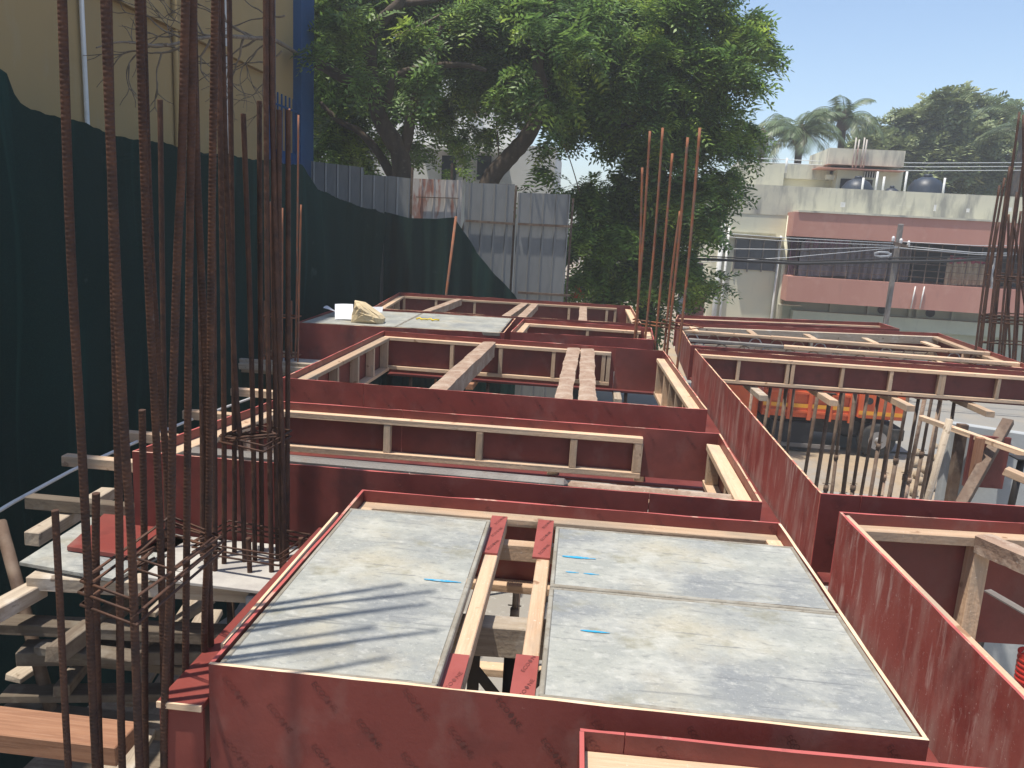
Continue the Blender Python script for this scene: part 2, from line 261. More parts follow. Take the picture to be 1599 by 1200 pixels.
# ------------------------------------------------------------------ printed marks of the film-faced ply
def glyphs():
    c = bpy.data.curves.new('glyph', 'FONT'); c.body = 'ECO'; c.size = 1; c.resolution_u = 2
    o = bpy.data.objects.new('glyph', c); COL.objects.link(o); bpy.context.view_layer.update()
    res = []
    for t in ('ECO', 'NE'):
        c.body = t; bpy.context.view_layer.update()
        dg = bpy.context.evaluated_depsgraph_get(); me = o.evaluated_get(dg).to_mesh()
        res.append(([v.co.copy() for v in me.vertices], [tuple(p.vertices) for p in me.polygons])); o.evaluated_get(dg).to_mesh_clear()
    bpy.data.objects.remove(o); bpy.data.curves.remove(c); return res
G1, G2 = glyphs()
w1 = max(v.x for v in G1[0])
MARK = ([], [])
def _acc(vs, fs, dx):
    b = len(MARK[0]); MARK[0].extend([(v[0]+dx, v[1]) for v in vs]); MARK[1].extend([tuple(b+k for k in f) for f in fs])
_acc(G1[0], G1[1], 0)
_acc([(0, .36), (.2, .0), (.42, .0), (.62, .36), (.42, .74), (.2, .74)], [(0, 1, 2, 3, 4, 5)], w1+.12)
_acc(G2[0], G2[1], w1+.88)
def marks(mb, p0, p1, nrm, ztop, zbot, size=.030, pitch=.155, ang=-50):
    """rows of the slanting factory print on a panel face"""
    p0 = Vector(p0); p1 = Vector(p1); d = (p1-p0); L = d.length; d.normalize(); nrm = Vector(nrm)
    sgn = 1 if d.cross(Vector((0, 0, 1))).dot(nrm) > 0 else -1
    a = math.radians(ang); ca, sa = math.cos(a)*size, math.sin(a)*size; k = 0
    mk = np.array(MARK[0]); wl = mk[:, 0].max()
    u = random.uniform(0, pitch)
    while u < L - .02:
        v = ztop - random.uniform(.02, .05) - (.11 if k % 2 else 0)
        while v > zbot + .02:
            X = u + mk[:, 0]*ca - mk[:, 1]*sa; Z = v + mk[:, 0]*sa + mk[:, 1]*ca
            ok = [f for f in MARK[1] if all(0.004 < X[i] < L - .004 and zbot + .004 < Z[i] < ztop - .004 for i in f)]
            if ok:
                used = sorted({i for f in ok for i in f}); ix = {i: j for j, i in enumerate(used)}
                uu = X if sgn > 0 else L - X
                vs = [p0 + d*float(uu[i]) + nrm*.0015 + Vector((0, 0, float(Z[i]) )) for i in used]
                mb.add(vs, [tuple(ix[i] for i in f) for f in ok], None, 2)
            v -= .235
        u += pitch; k += 1
# ------------------------------------------------------------------ formwork boxes
T = .014
def wavy(mb, a, b, n, zb, zt):
    """a ply board whose top edge and face are very slightly uneven"""
    L = (b-a).length; k = max(2, int(L/.16)); vs = []; lc = []; o = (random.random()*40, random.random()*40, random.random()*40); w = 0
    for i in range(k+1):
        t = i/k; p = a.lerp(b, t); w = w*.7 + random.gauss(0, .0011); e = 0 if i in (0, k) else 1
        for (s_, z, dz) in ((-1, zb, 0), (1, zb, 0), (1, zt, 1), (-1, zt, 1)):
            q = p + n*(T/2*s_ + w*e) + Vector((0, 0, z + (random.gauss(0, .0013) - .0018 if dz else 0)*e)); vs.append(q); lc.append((o[0]+L*t, o[1]+T/2*s_, o[2]+z))
    fs = []; mi = []
    flip = (b-a).cross(n).z > 0
    for i in range(k):
        for j in range(4):
            f = (i*4+j, i*4+(j+1) % 4, (i+1)*4+(j+1) % 4, (i+1)*4+j); fs.append(f if flip else f[::-1]); mi.append(1 if j == 2 else 0)
    fs.append((3, 2, 1, 0) if flip else (0, 1, 2, 3)); fs.append((k*4, k*4+1, k*4+2, k*4+3) if flip else (k*4+3, k*4+2, k*4+1, k*4)); mi += [1, 1]
    mb.add(vs, fs, lc, mi)
def formwork(label, corners, sides, group='red formwork boxes of the slab bays', ang_marks=True, print_sides=()):
    """corners ccw from near-left: NL, NR, FR, FL.  sides: near,right,far,left -> dict"""
    C = [Vector((c[0], c[1], 0)) for c in corners]; cen = sum(C, Vector())/4
    root = thing('formwork_box', label, 'formwork', (cen.x, cen.y, -.5), group)
    for i in range(4):
        sdz = sides[i]
        if sdz is None: continue
        a, b = C[i], C[(i+1) % 4]
        d = (b-a).normalized(); n = Vector((-d.y, d.x, 0))              # inward
        zt, zb = sdz.get('z', 0), -sdz.get('depth', .5)
        segs = sdz.get('segs', [0, 1]); L = (b-a).length
        for s0, s1 in zip(segs[:-1], segs[1:]):
            g = .002 if len(segs) > 2 else 0
            pa = a + d*(L*s0 + (T if i % 2 == 0 and s0 == 0 and False else 0) + g); pb = a + d*(L*s1 - g)
            if i % 2 == 1: pa = pa + d*(T+.001 if s0 == 0 else 0); pb = pb - d*(T+.001 if s1 == 1 else 0)
            mid = (zt+zb)/2; mb = MB(); off = n*(T/2)
            wavy(mb, pa+off, pb+off, n, zb, zt)
            if sdz.get('out'): marks(mb, pa, pb, -n, zt, zb, *sdz['out'] if isinstance(sdz['out'], tuple) else ())
            if sdz.get('inn'): marks(mb, pa+n*T, pb+n*T, n, zt, zt-.16 if sdz.get('frame') else zb)
            make('side_panel', mb, [M[sdz.get('mat', 'ply')], M[sdz.get('edge', 'ply_edge')], M['mark']], root)
        fr = sdz.get('frame')
        if fr:
            f0, f1 = fr.get('span', (0, 1)); rt = fr.get('drop', .065); rw = fr.get('w', .075); rh = fr.get('h', .045); zbm = zb + fr.get('up', .0)
            e0 = T + (rw if i % 2 == 1 and f0 == 0 else 0) + .002; e1 = T + (rw if i % 2 == 1 and f1 == 1 else 0) + .002
            ra = a + d*(L*f0 + (e0 if f0 == 0 else 0)); rb = a + d*(L*f1 - (e1 if f1 == 1 else 0))
            o = n*(T + rw/2 + .001); wm = M[fr.get('mat', 'wood')]
            rail = MB().bar(ra+o+Vector((0, 0, zt-rt-rh/2)), rb+o+Vector((0, 0, zt-rt-rh/2)), rw, rh, jit=.003)
            make('top_rail', rail, wm, root, .004)
            if fr.get('bot', True):
                rail = MB().bar(ra+o+Vector((0, 0, zbm+rh/2)), rb+o+Vector((0, 0, zbm+rh/2)), rw, rh, jit=.003)
                make('bottom_rail', rail, wm, root, .004)
            LL = (rb-ra).length
            for t in fr.get('studs', []):
                sw = fr.get('sw', .05)
                if isinstance(t, tuple): t, sw = t
                c = ra + d*(min(max(LL*t, sw/2), LL-sw/2)) + o
                mbs = MB().bar(c+Vector((0, 0, zbm+rh+.001)), c+Vector((0, 0, zt-rt-rh-.001)), sw, rw-.006, up=n, jit=.002)
                make('stud', mbs, wm, root, .003)
    return root
fA = dict(studs=[.02, .25, .5, .75, .98])
# bay A (near, plated)
def grid_edge(p, q): return p
formwork('nearest red formwork box, decked with three grey plates and an open gap', [(-1.16, 2.32), (1.18, 2.31), (1.165, 4.18), (-1.15, 4.15)],
    [dict(out=True, edge='ply_edge_cream', depth=.62, frame=fA, segs=[0, 1], mat='ply'), dict(frame=fA, edge='ply_edge_cream', depth=.55), dict(inn=True, frame=dict(studs=[.02, .98], w=.085), edge='ply_edge_red', depth=.5), dict(frame=fA, edge='ply_edge_red', depth=.55)])
# bay G (just below the camera)
formwork('red formwork box at the bottom edge, in front of the plated bay', [(.095, .9), (1.43, .9), (1.41, 2.205), (.09, 2.185)],
    [dict(), dict(), dict(inn=True, edge='ply_edge_red', segs=[0, .895, 1], frame=dict(studs=[.02, .5, .98], w=.10)), dict(edge='ply_edge_red', frame=dict(studs=[.5]), mat='ply')])
# bay 2
formwork('wide red formwork box behind the plated bay, crossed by one grey steel span', [(-2.71, 4.49), (1.14, 4.50), (1.16, 6.11), (-2.45, 6.09)],
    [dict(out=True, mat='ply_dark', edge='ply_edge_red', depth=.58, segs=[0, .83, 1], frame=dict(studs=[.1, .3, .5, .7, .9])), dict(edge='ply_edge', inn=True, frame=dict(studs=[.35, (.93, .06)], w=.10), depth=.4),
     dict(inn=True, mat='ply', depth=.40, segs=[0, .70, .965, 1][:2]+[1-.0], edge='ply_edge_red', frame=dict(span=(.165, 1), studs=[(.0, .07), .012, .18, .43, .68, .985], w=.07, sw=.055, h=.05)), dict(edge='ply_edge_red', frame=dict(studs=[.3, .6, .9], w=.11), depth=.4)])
# bay 3
formwork('large red formwork box in the middle, spanned by three crusted beams', [(-2.72, 6.99), (1.19, 6.95), (1.135, 10.44), (-2.66, 10.52)],
    [dict(out=True, depth=.52, edge='ply_edge_red', segs=[0, .2, 1]), dict(edge='ply_edge', frame=dict(span=(0, .92), studs=[.05, .2, .38, .55, .72, .97], w=.10), depth=.55),
     dict(inn=True, depth=.56, edge='ply_edge_red', segs=[0, .165, 1], frame=dict(span=(.18, 1), up=.05, studs=[(.0, .05), .03, .245, .475, .69, .985], w=.075)), dict(edge='ply_edge_red', inn=True, frame=dict(studs=[.02, .22, .42, .65, .85], w=.11), depth=.52)])
# bay C (far left, plated)
formwork('red formwork box at the far left, decked with plates under the papers', [(-3.97, 10.78), (-1.06, 11.15), (-1.06, 13.05), (-4.05, 13.2)],
    [dict(out=True, depth=.6, edge='ply_edge_cream'), dict(), dict(), dict(edge='ply_edge_red', frame=dict(studs=[.5]))])
formwork('small shallow red formwork box right of the far plated bay', [(-.98, 11.3), (1.10, 11.5), (1.18, 13.0), (-.93, 13.02)],
    [dict(edge='ply_edge_red'), dict(edge='ply_edge_red', frame=dict(studs=[.3, .7], w=.1)), dict(inn=True, edge='ply_edge_red', frame=dict(span=(.08, 1), studs=[.03, .45, .98], w=.09)), dict(edge='ply_edge_red', frame=dict(studs=[.5], w=.11))])
formwork('farthest red formwork box, in front of the shade net and metal sheets', [(-3.55, 13.2), (1.05, 13.42), (1.05, 16.7), (-3.83, 16.42)],
    [dict(edge='ply_edge', mat='ply'), dict(edge='ply_edge', frame=dict(studs=[.2, .5, .8], w=.1)), dict(edge='ply_edge_red', frame=dict(span=(.06, .985), studs=[(.0, .05), .045, .22, .44, .66, .84, .99], w=.07)), dict(edge='ply_edge_red', frame=dict(studs=[.2, .45, .7, .9], w=.1))])
# right-hand row
formwork('red formwork box at the lower right with a long scuffed side', [(1.66, 1.2), (3.4, 1.2), (3.4, 4.58), (1.56, 4.45)],
    [dict(), None, dict(inn=True, out=True, edge='ply_edge_red', mat='ply', frame=dict(studs=[(.575, .09)], w=.10, h=.055, bot=False), depth=.75), dict(mat='ply_stained', edge='ply_edge_red', frame=dict(studs=[.15, .5, .8], w=.03, drop=.004, bot=False), depth=.62)])
formwork('open red formwork frame over the posts and parked orange truck', [(1.545, 4.76), (4.3, 4.93), (6.1, 10.79), (1.59, 10.83)],
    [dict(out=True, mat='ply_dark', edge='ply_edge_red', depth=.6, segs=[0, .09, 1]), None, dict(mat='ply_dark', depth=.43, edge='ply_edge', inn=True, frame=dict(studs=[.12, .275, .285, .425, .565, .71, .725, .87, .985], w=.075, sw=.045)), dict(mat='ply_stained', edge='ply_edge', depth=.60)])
formwork('long red formwork box beyond the open frame, crossed by two steel spans', [(1.58, 11.15), (6.25, 11.1), (6.62, 15.15), (1.72, 14.05)],
    [dict(edge='ply_edge_red', out=True), dict(edge='ply_edge_red', frame=dict(studs=[.3, .6], w=.12)), dict(edge='ply_edge_red', frame=dict(studs=[.5], w=.09, h=.14, mat='wood_old')), dict(mat='ply_stained', edge='ply_edge')])
formwork('narrow red formwork box at the far right end of the deck', [(1.75, 14.6), (6.04, 15.45), (6.04, 16.5), (1.88, 15.4)],
    [dict(edge='ply_edge_red'), dict(edge='ply_edge_red'), dict(edge='ply_edge_red', frame=dict(studs=[.5], w=.09)), dict(mat='ply_stained', edge='ply_edge')])
# ------------------------------------------------------------------ beam trench floors
def board(name, pts, z, th, m, label, cat, group=None, bevel=.003):
    mb = MB(); P = [Vector((p[0], p[1], z-th)) for p in pts] + [Vector((p[0], p[1], z)) for p in pts]
    mb.hexa(P, [tuple(p) for p in P]); return solo(name, mb, m, label, cat, group, bevel)
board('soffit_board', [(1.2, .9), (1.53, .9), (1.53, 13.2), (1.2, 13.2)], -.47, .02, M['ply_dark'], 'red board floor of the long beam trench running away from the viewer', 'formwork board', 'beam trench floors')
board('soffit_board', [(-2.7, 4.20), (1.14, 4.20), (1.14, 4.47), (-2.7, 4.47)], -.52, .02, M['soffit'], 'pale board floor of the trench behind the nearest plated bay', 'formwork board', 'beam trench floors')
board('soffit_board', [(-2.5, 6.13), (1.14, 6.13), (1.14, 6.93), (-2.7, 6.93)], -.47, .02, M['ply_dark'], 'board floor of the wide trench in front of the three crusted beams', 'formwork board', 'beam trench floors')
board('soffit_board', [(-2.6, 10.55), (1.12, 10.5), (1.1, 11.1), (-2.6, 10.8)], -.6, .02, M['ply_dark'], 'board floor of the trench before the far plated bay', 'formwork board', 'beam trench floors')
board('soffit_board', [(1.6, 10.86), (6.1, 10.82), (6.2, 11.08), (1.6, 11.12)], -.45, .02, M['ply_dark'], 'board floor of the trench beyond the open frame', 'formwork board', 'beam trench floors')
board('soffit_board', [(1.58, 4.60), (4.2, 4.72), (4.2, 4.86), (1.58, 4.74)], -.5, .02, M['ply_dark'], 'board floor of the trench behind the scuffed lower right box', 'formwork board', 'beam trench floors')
board('soffit_board', [(-2.3, 3.85), (-1.35, 3.8), (-1.2, 4.14), (-2.3, 4.17)], -.50, .02, M['soffit'], 'pale cement dusted board at the foot of the second rebar column', 'formwork board', 'beam trench floors')
board('soffit_board', [(-4.4, 9.9), (-2.85, 9.9), (-2.85, 10.7), (-4.2, 10.7)], -.50, .02, M['soffit'], 'pale board at the foot of the thin rebar column on the left', 'formwork board', 'beam trench floors')
# red side ledge of bay A
lg = thing('side_form', 'loose red side form leaning along the left of the nearest plated box', 'formwork', (-1.26, 3, -.6), None)
mb = MB(); P = [Vector((-1.335, 2.30, -.165)), Vector((-1.175, 2.30, -.165)), Vector((-1.175, 3.9, -.165)), Vector((-1.315, 3.9, -.165))]
mb.hexa(P + [p+Vector((0, 0, .022)) for p in P], P+P); o = make('ledge_board', mb, [M['ply'], M['ply_edge_cream']], lg, .002)
make('end_edge', MB().box(-1.334, -1.176, 2.292, 2.2995, -.166, -.144), M['ply_edge_cream'], lg)
mb = MB().box(-1.33, -1.176, 2.305, 2.32, -.62, -.168); make('end_board', mb, M['ply'], lg)
mb = MB().box(-1.330, -1.316, 2.322, 3.9, -.60, -.168); make('side_board', mb, M['ply'], lg)
mb = MB().bar((-1.172, 2.45, -.055), (-1.168, 3.75, -.045), .012, .11); make('edge_strip', mb, M['ply_edge_cream'], lg)
mb = MB().bar((-1.22, 2.5, -.135), (-1.20, 3.7, -.135), .03, .012, mi=0)
# ------------------------------------------------------------------ shuttering plates
def plate(x0, x1, y0, y1, z, label, blues=(), skew=0.0, group='grey shuttering plates'):
    root = thing('shuttering_plate', label, 'shuttering plate', ((x0+x1)/2, (y0+y1)/2, z-.05), group)
    mb = MB(); b = .02; n = 22
    ph = random.random()*9
    def fn(u, v):
        x = x0+b+(x1-x0-2*b)*u; y = y0+b+(y1-y0-2*b)*v
        return (x, y+skew*u, z + .0015*math.sin(x*7+ph)*math.sin(y*6+ph))
    mb.grid(fn, n, n); make('cement_face', mb, M['plate'], root)
    for (a, c, w) in (((x0, y0+b/2), (x1, y0+b/2+skew), b), ((x0, y1-b/2), (x1, y1-b/2+skew), b)):
        make('border', MB().bar((a[0], a[1], z-.024), (c[0], c[1], z-.024), b, .052, jit=.0015), M['plate_edge'], root, .004)
    for x, k in ((x0+b/2, 0), (x1-b/2, 1)):
        make('border', MB().bar((x, y0+b+skew*k, z-.024), (x, y1-b+skew*k, z-.024), b, .052, jit=.0015), M['plate_edge'], root, .004)
    for (bx, by, L, wd) in blues:
        vs = []; k = 14
        for i in range(k+1):
            t = i/k; w = wd*(.35+.65*math.sin(math.pi*min(1, t*1.1+.03)))*random.uniform(.7, 1.1)
            vs += [(bx+L*t, by-w, z+.003), (bx+L*t, by+w, z+.003)]
        make('paint_mark', MB().add(vs, [(2*i, 2*i+2, 2*i+3, 2*i+1) for i in range(k)]), M['blue'], root)
    return root
def px_on(px, py, z=-.01): p = at(px, py, z); return p
p = px_on(662, 906); q = px_on(720, 911)
plate(-1.135, -.385, 2.335, 3.87, -.008, 'grey plate left of the open gap on the nearest bay, streaked by rebar shadows', [(p.x, p.y, q.x-p.x, .010)], 0)
p = px_on(878, 870); q = px_on(930, 874)
plate(-.045, 1.155, 3.165, 3.86, -.008, 'farther of the two grey plates right of the gap on the nearest bay', [(p.x, p.y, q.x-p.x, .012), (p.x+.02, p.y-.17, .06, .006), (p.x+.10, p.y-.17, .07, .006)])
p = px_on(906, 986); q = px_on(952, 990)
plate(-.045, 1.165, 2.335, 3.155, -.008, 'nearer of the two grey plates right of the gap on the nearest bay', [(p.x, p.y, q.x-p.x, .008)])
plate(-3.93, -2.62, 10.86, 12.75, -.004, 'grey plate on the far left bay beneath the papers and tan sack', [], .18)
plate(-2.61, -1.12, 11.06, 12.95, -.004, 'grey plate on the far left bay right of the seam', [], .06)
# gap timbers of bay A
for x, lb, segs in ((-.345, 'long pale batten with red ply ends left of the open gap', ((2.34, 2.62), (3.55, 4.05))), (-.092, 'long pale batten with red ply ends right of the open gap', ((2.34, 2.66), (3.55, 4.05)))):
    r = thing('batten', lb, 'batten', (x, 3.2, -.12), 'battens beside the open gap')
    make('timber', MB().bar((x, 2.34, -.10), (x-.0, 4.05, -.10), .065, .08, jit=.002), M['wood'], r, .004)
    for y0, y1 in segs:
        me_ = MB().bar((x-.01, y0, -.054), (x-.01, y1, -.054), .085, .01); mk = np.array(MARK[0])*.045
        for yy in np.arange(y0+.03, y1-.10, .17):
            c, s_ = math.cos(math.radians(60)), math.sin(math.radians(60))
            vs = [(x-.045+a*c*.45 - b_*s_*.5+.03, yy+a*s_*.8+b_*c*.5, -.0475) for a, b_ in mk]
            fs = [f for f in MARK[1] if all(x-.05 < vs[i][0] < x+.03 and y0 < vs[i][1] < y1 for i in f)]
            if fs:
                us = sorted({i for f in fs for i in f}); ix = {i: j for j, i in enumerate(us)}; me_.add([vs[i] for i in us], [tuple(ix[i] for i in f) for f in fs], None, 1)
        make('ply_strip', me_, [M['ply_strip'], M['mark']], r)
def timber(p, q, w, h, m, label, group=None, jit=.004, name='timber_joist', cat='timber', bevel=.005):
    return solo(name, MB().bar(p, q, w, h, jit=jit), M[m], label, cat, group, bevel)
p = at(815, 852, -.15); timber((-.40, p.y, -.185), (-.03, p.y+.01, -.185), .07, .09, 'wood', 'pale cross piece near the far end of the open gap')
p = at(790, 972, -.20); timber((-.50, p.y-.01, -.27), (.06, p.y+.02, -.27), .12, .14, 'wood_old', 'thick grey cement dusted timber crossing the near half of the open gap')
GY = p.y
timber((-.9, 4.05, -.98), (.5, 4.1, -.98), .08, .05, 'wood', 'orange tinted batten low under the open gap')
# ------------------------------------------------------------------ props
def prop(x, y, ztop, label, m='prop_steel', group='steel props under the deck', r=.03, brace=False, lean=(0, 0), head=True, collar=None, zb=None):
    zb = GZ if zb is None else zb
    root = thing('steel_prop', label, 'prop', (x, y, zb), group)
    top = Vector((x+lean[0], y+lean[1], ztop)); bot = Vector((x, y, zb+.012))
    zc = (ztop+zb)/2 + (collar or random.uniform(-.5, .7)); t = (zc-zb)/(ztop-zb); mid = bot.lerp(top, t)
    make('outer_tube', MB().tube([bot, mid], r, 10), M[m], root)
    make('inner_tube', MB().tube([mid, top], r*.78, 10), M[m], root)
    d = (top-bot).normalized()
    make('collar', MB().tube([mid-d*.045, mid+d*.045], r*1.25, 10), M[m], root)
    make('pin', MB().tube([mid+Vector((-.06, 0, .07)), mid+Vector((.06, 0, .07))], .006, 6), M[m], root)
    if head: make('head_plate', MB().box(top.x-.07, top.x+.07, top.y-.07, top.y+.07, top.z, top.z+.01), M[m], root)
    make('base_plate', MB().box(x-.07, x+.07, y-.07, y+.07, zb+.002, zb+.012), M[m], root)
    return root
r_ = prop(-.20, GY+.06, -.36, 'black steel prop with forked head beneath the open gap', 'dark_steel', r=.038)
for s_ in (-1, 1):
    make('brace', MB().bar((-.20, GY-.03, -.60), (-.20+s_*.20, GY-.03, -.36), .045, .012, up=(0, 1, 0)), M['dark_steel'], r_)
make('side_post', MB().bar((-.355, GY-.02, -1.6), (-.355, GY-.02, -.345), .05, .03, up=(0, 1, 0)), M['dark_steel'], r_)
pp_ = prop(-.20, 3.42, -.36, 'black steel prop under the far half of the open gap', 'dark_steel', r=.035)
make('jack_disc', MB().lathe((-.20, 3.42, -.46), [(.03, -.02), (.085, .0), (.095, .03), (.05, .06), (.04, .09)], 18), M['dark_steel'], pp_)
prop(.05, 4.3, -.55, 'black steel prop seen low at the right of the open gap', 'dark_steel', r=.03)
# props seen through the open frame: top pixel, plan depth
pr = [(1188, 620, 11.6), (1203, 620, 12.6), (1225, 620, 11.4), (1267, 630, 12.6), (1288, 625, 11.2), (1303, 640, 11.5), (1341, 622, 12.1), (1361, 622, 11.3), (1377, 640, 12.6), (1390, 640, 11.5), (1402, 628, 11.9), (1427, 642, 11.2), (1445, 652, 12.6), (1455, 648, 11.4), (1492, 675, 11.3), (1172, 620, 12.9), (1244, 620, 13.2), (1322, 620, 13.4), (1352, 620, 13.0), (1410, 620, 13.4), (1434, 620, 13.3), (1470, 640, 12.4)]
pr.sort()
ordn = ['first', 'second', 'third', 'fourth', 'fifth', 'sixth', 'seventh', 'eighth', 'ninth', 'tenth', 'eleventh', 'twelfth', 'thirteenth', 'fourteenth', 'fifteenth', 'sixteenth', 'seventeenth', 'eighteenth', 'nineteenth', 'twentieth', 'twenty-first', 'twenty-second']
for i, (a, b, y) in enumerate(pr):
    p = aty(a, b, y)
    prop(p.x, p.y, -.55, ordn[i] + ' from the left of the brown props between the open frame and the truck', group='steel props under the open frame', r=random.choice([.030, .036, .042]), m=random.choice(['prop_steel', 'prop_steel', 'crust']), lean=(random.uniform(-.10, .14), random.uniform(-.1, .1)))
for (x, y) in [(-2.2, 6.5), (-1.3, 6.4), (-.4, 6.6), (.5, 6.5), (-2.0, 4.3), (-.7, 4.35), (.9, 6.4), (-2.3, 10.7), (-1.2, 10.65), (-.2, 10.7), (.7, 10.6), (-2.9, 8.5), (-3.0, 7.4), (-3.0, 5.9), (1.36, 5.6), (1.36, 7.6), (1.36, 9.6), (-1.8, 8.6), (-.5, 8.8)]:
    prop(x, y, -.62, 'rusty steel prop in the shade beneath the left hand beams', group='steel props in the shade under the left beams', r=.03)
# diagonal brace & thick post at right
p0 = aty(1576, 655, 9.7); p1 = aty(1500, 790, 8.9)
dd = (p0-p1); solo('raking_shore', MB().bar(p1 - dd*1.2, p0 - dd*.02, .12, .08), M['prop_steel'], 'long brown raking shore leaning up to the right beside the pale wall', 'shore', bevel=.004)
p0 = aty(1512, 640, 9.8)
solo('timber_post', MB().bar((p0.x, 9.8, GZ), (p0.x-.03, 9.8, -.56), .11, .10, up=(0, 1, 0), jit=.005), M['prop_steel'], 'thick brown post standing against the pale wall', 'post', bevel=.006)
p0 = aty(1483, 655, 8.8); p1 = aty(1450, 775, 8.8)
solo('wooden_pole', MB().tube([p1+(p1-p0)*1.2, p1, p0], .04, 8), M['wood_old'], 'pale wooden pole leaning left of the pale wall', 'pole')
p0 = aty(1576, 715, 6.6); p1 = aty(1556, 780, 6.6)
prop(p1.x, 6.6, p0.z, 'short dark prop with a wire handle at the right edge', 'dark_steel', r=.035, lean=(.14, 0), collar=1.1, group=None)
# pale wall / column casing seen through open frame
mb = MB(); a_ = aty(1488, 655, 10.0)
mb.hexa([Vector((a_.x, 10.0, GZ)), Vector((7.4, 8.7, GZ)), Vector((7.4, 8.85, GZ)), Vector((a_.x, 10.15, GZ)), Vector((a_.x, 10.0, -.60)), Vector((7.4, 8.7, -.60)), Vector((7.4, 8.85, -.60)), Vector((a_.x, 10.15, -.60))], [(0, 0, 0)]*8)
cw = solo('concrete_wall', mb, M['concrete'], 'pale blue grey concrete wall behind the raking shore', 'wall', bevel=.01)
p0 = aty(1538, 640, 9.5)
solo('column_form', MB().bar((p0.x+.12, 9.5, -1.25), (p0.x+.12, 9.5, -.62), .45, .05, up=(0, 1, 0)), M['ply_dark'], 'dark red plywood form hanging at the right behind the posts', 'formwork board', bevel=.004)
p0 = aty(1535, 645, 9.4)
solo('timber_joist', MB().bar((p0.x-.03, 9.3, -1.2), (p0.x-.03, 9.3, -.6), .09, .07, up=(0, 1, 0)), M['wood_brown'], 'upright brown timber beside the dark red hanging form', 'timber', bevel=.005)
solo('concrete_column', MB().bar((4.75, 5.9, GZ), (4.75, 5.9, -.95), .5, .5, up=(0, 1, 0)), M['concrete'], 'grey concrete column at the right edge behind the dark prop', 'column', bevel=.01)
timber(aty(1570, 735, 5.9), aty(1640, 765, 5.7), .10, .05, 'wood', 'pale timber end resting by the grey concrete column')
# ------------------------------------------------------------------ joists whose ends show
def joist_px(a, z, dy, label, w=.09, h=.07, m='wood', back=.8, group='transverse joist ends under the beam bottoms'):
    p = at(a[0], a[1], z); return timber((p.x, p.y, z-h/2), (p.x+.02, p.y+dy, z-h/2), w, h, m, label, group)
for (a, b, yfar, z, lb, m) in [(1192, 626, 11.2, -.45, 'grey weathered joist end jutting out leftmost under the open frame', 'wood_old'), (1303, 624, 11.2, -.47, 'pale joist end second from the left under the open frame', 'wood'), (1423, 632, 11.2, -.49, 'pale joist end third from the left under the open frame', 'wood'), (1548, 640, 11.2, -.52, 'pale joist end rightmost under the open frame, above the hanging form', 'wood')]:
    p = aty(a, b, 10.25); z = -.46
    timber((p.x, p.y, z-.045), (p.x-.03, yfar, z-.045), .11, .08, m, lb, 'joist ends under the open frame')
timber((4.45, 10.3, -.62), (5.1, 8.6, -.66), .07, .06, 'wood', 'slanting pale timber between the two right joist ends')
for i, (a, b, m) in enumerate([(560, 690, 'wood'), (600, 694, 'wood'), (685, 712, 'wood'), (862, 735, 'wood'), (998, 745, 'wood'), (440, 690, 'wood')]):
    lbs = ['pale joist end under the wide box, left of the first stud', 'short pale joist end beside the first stud of the wide box', 'flat pale joist end below the second stud of the wide box', 'pale joist end below the third stud of the wide box', 'pale joist end at the right end of the wide box', 'pale joist end behind the second rebar column']
    p = at(a, b, -.43); timber((p.x, p.y, -.445), (p.x+.03, 7.0, -.445), .085 if i != 1 else .06, .06, m, lbs[i], 'joist ends below the wide box')
for i, (a, b) in enumerate([(662, 575), (500, 600), (735, 597), (965, 620)]):
    lbs = ['orange pale joist end left of the single crusted beam', 'pale joist end in the left corner of the large middle box', 'small red brown joist end right of the single crusted beam', 'short grey joist end right of the paired crusted beams']
    p = at(a, b, -.60); timber((p.x, p.y-.1, -.645), (p.x, 11.0, -.645), .10, .08, ['wood', 'wood', 'wood_brown', 'wood_old'][i], lbs[i], 'joist ends below the large middle box')
# long joists poking out on the left
for (a, b, L, z, lb, m) in [(95, 712, 1.9, -.42, 'pale joist end poking out left of the wide box, nearest of its row', 'wood'), (190, 674, 1.9, -.42, 'pale joist end poking out left, second of its row', 'wood'), (284, 641, 1.9, -.42, 'pale joist end poking out left, third of its row', 'wood'), (360, 606, 1.7, -.42, 'pale joist end with a white tip, poking out left, fourth of its row', 'wood'),
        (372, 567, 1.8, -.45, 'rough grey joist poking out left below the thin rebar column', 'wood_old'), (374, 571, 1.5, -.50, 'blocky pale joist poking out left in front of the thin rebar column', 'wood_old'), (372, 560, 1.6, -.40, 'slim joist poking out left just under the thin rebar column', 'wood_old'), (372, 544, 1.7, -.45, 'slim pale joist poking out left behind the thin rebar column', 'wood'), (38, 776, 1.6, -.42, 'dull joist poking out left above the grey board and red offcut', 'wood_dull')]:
    p = at(a, b, z); timber((p.x, p.y+.04, z-.045), (p.x+L, p.y+.02, z-.045), .085, .085, m, lb, 'joist ends poking out on the left')
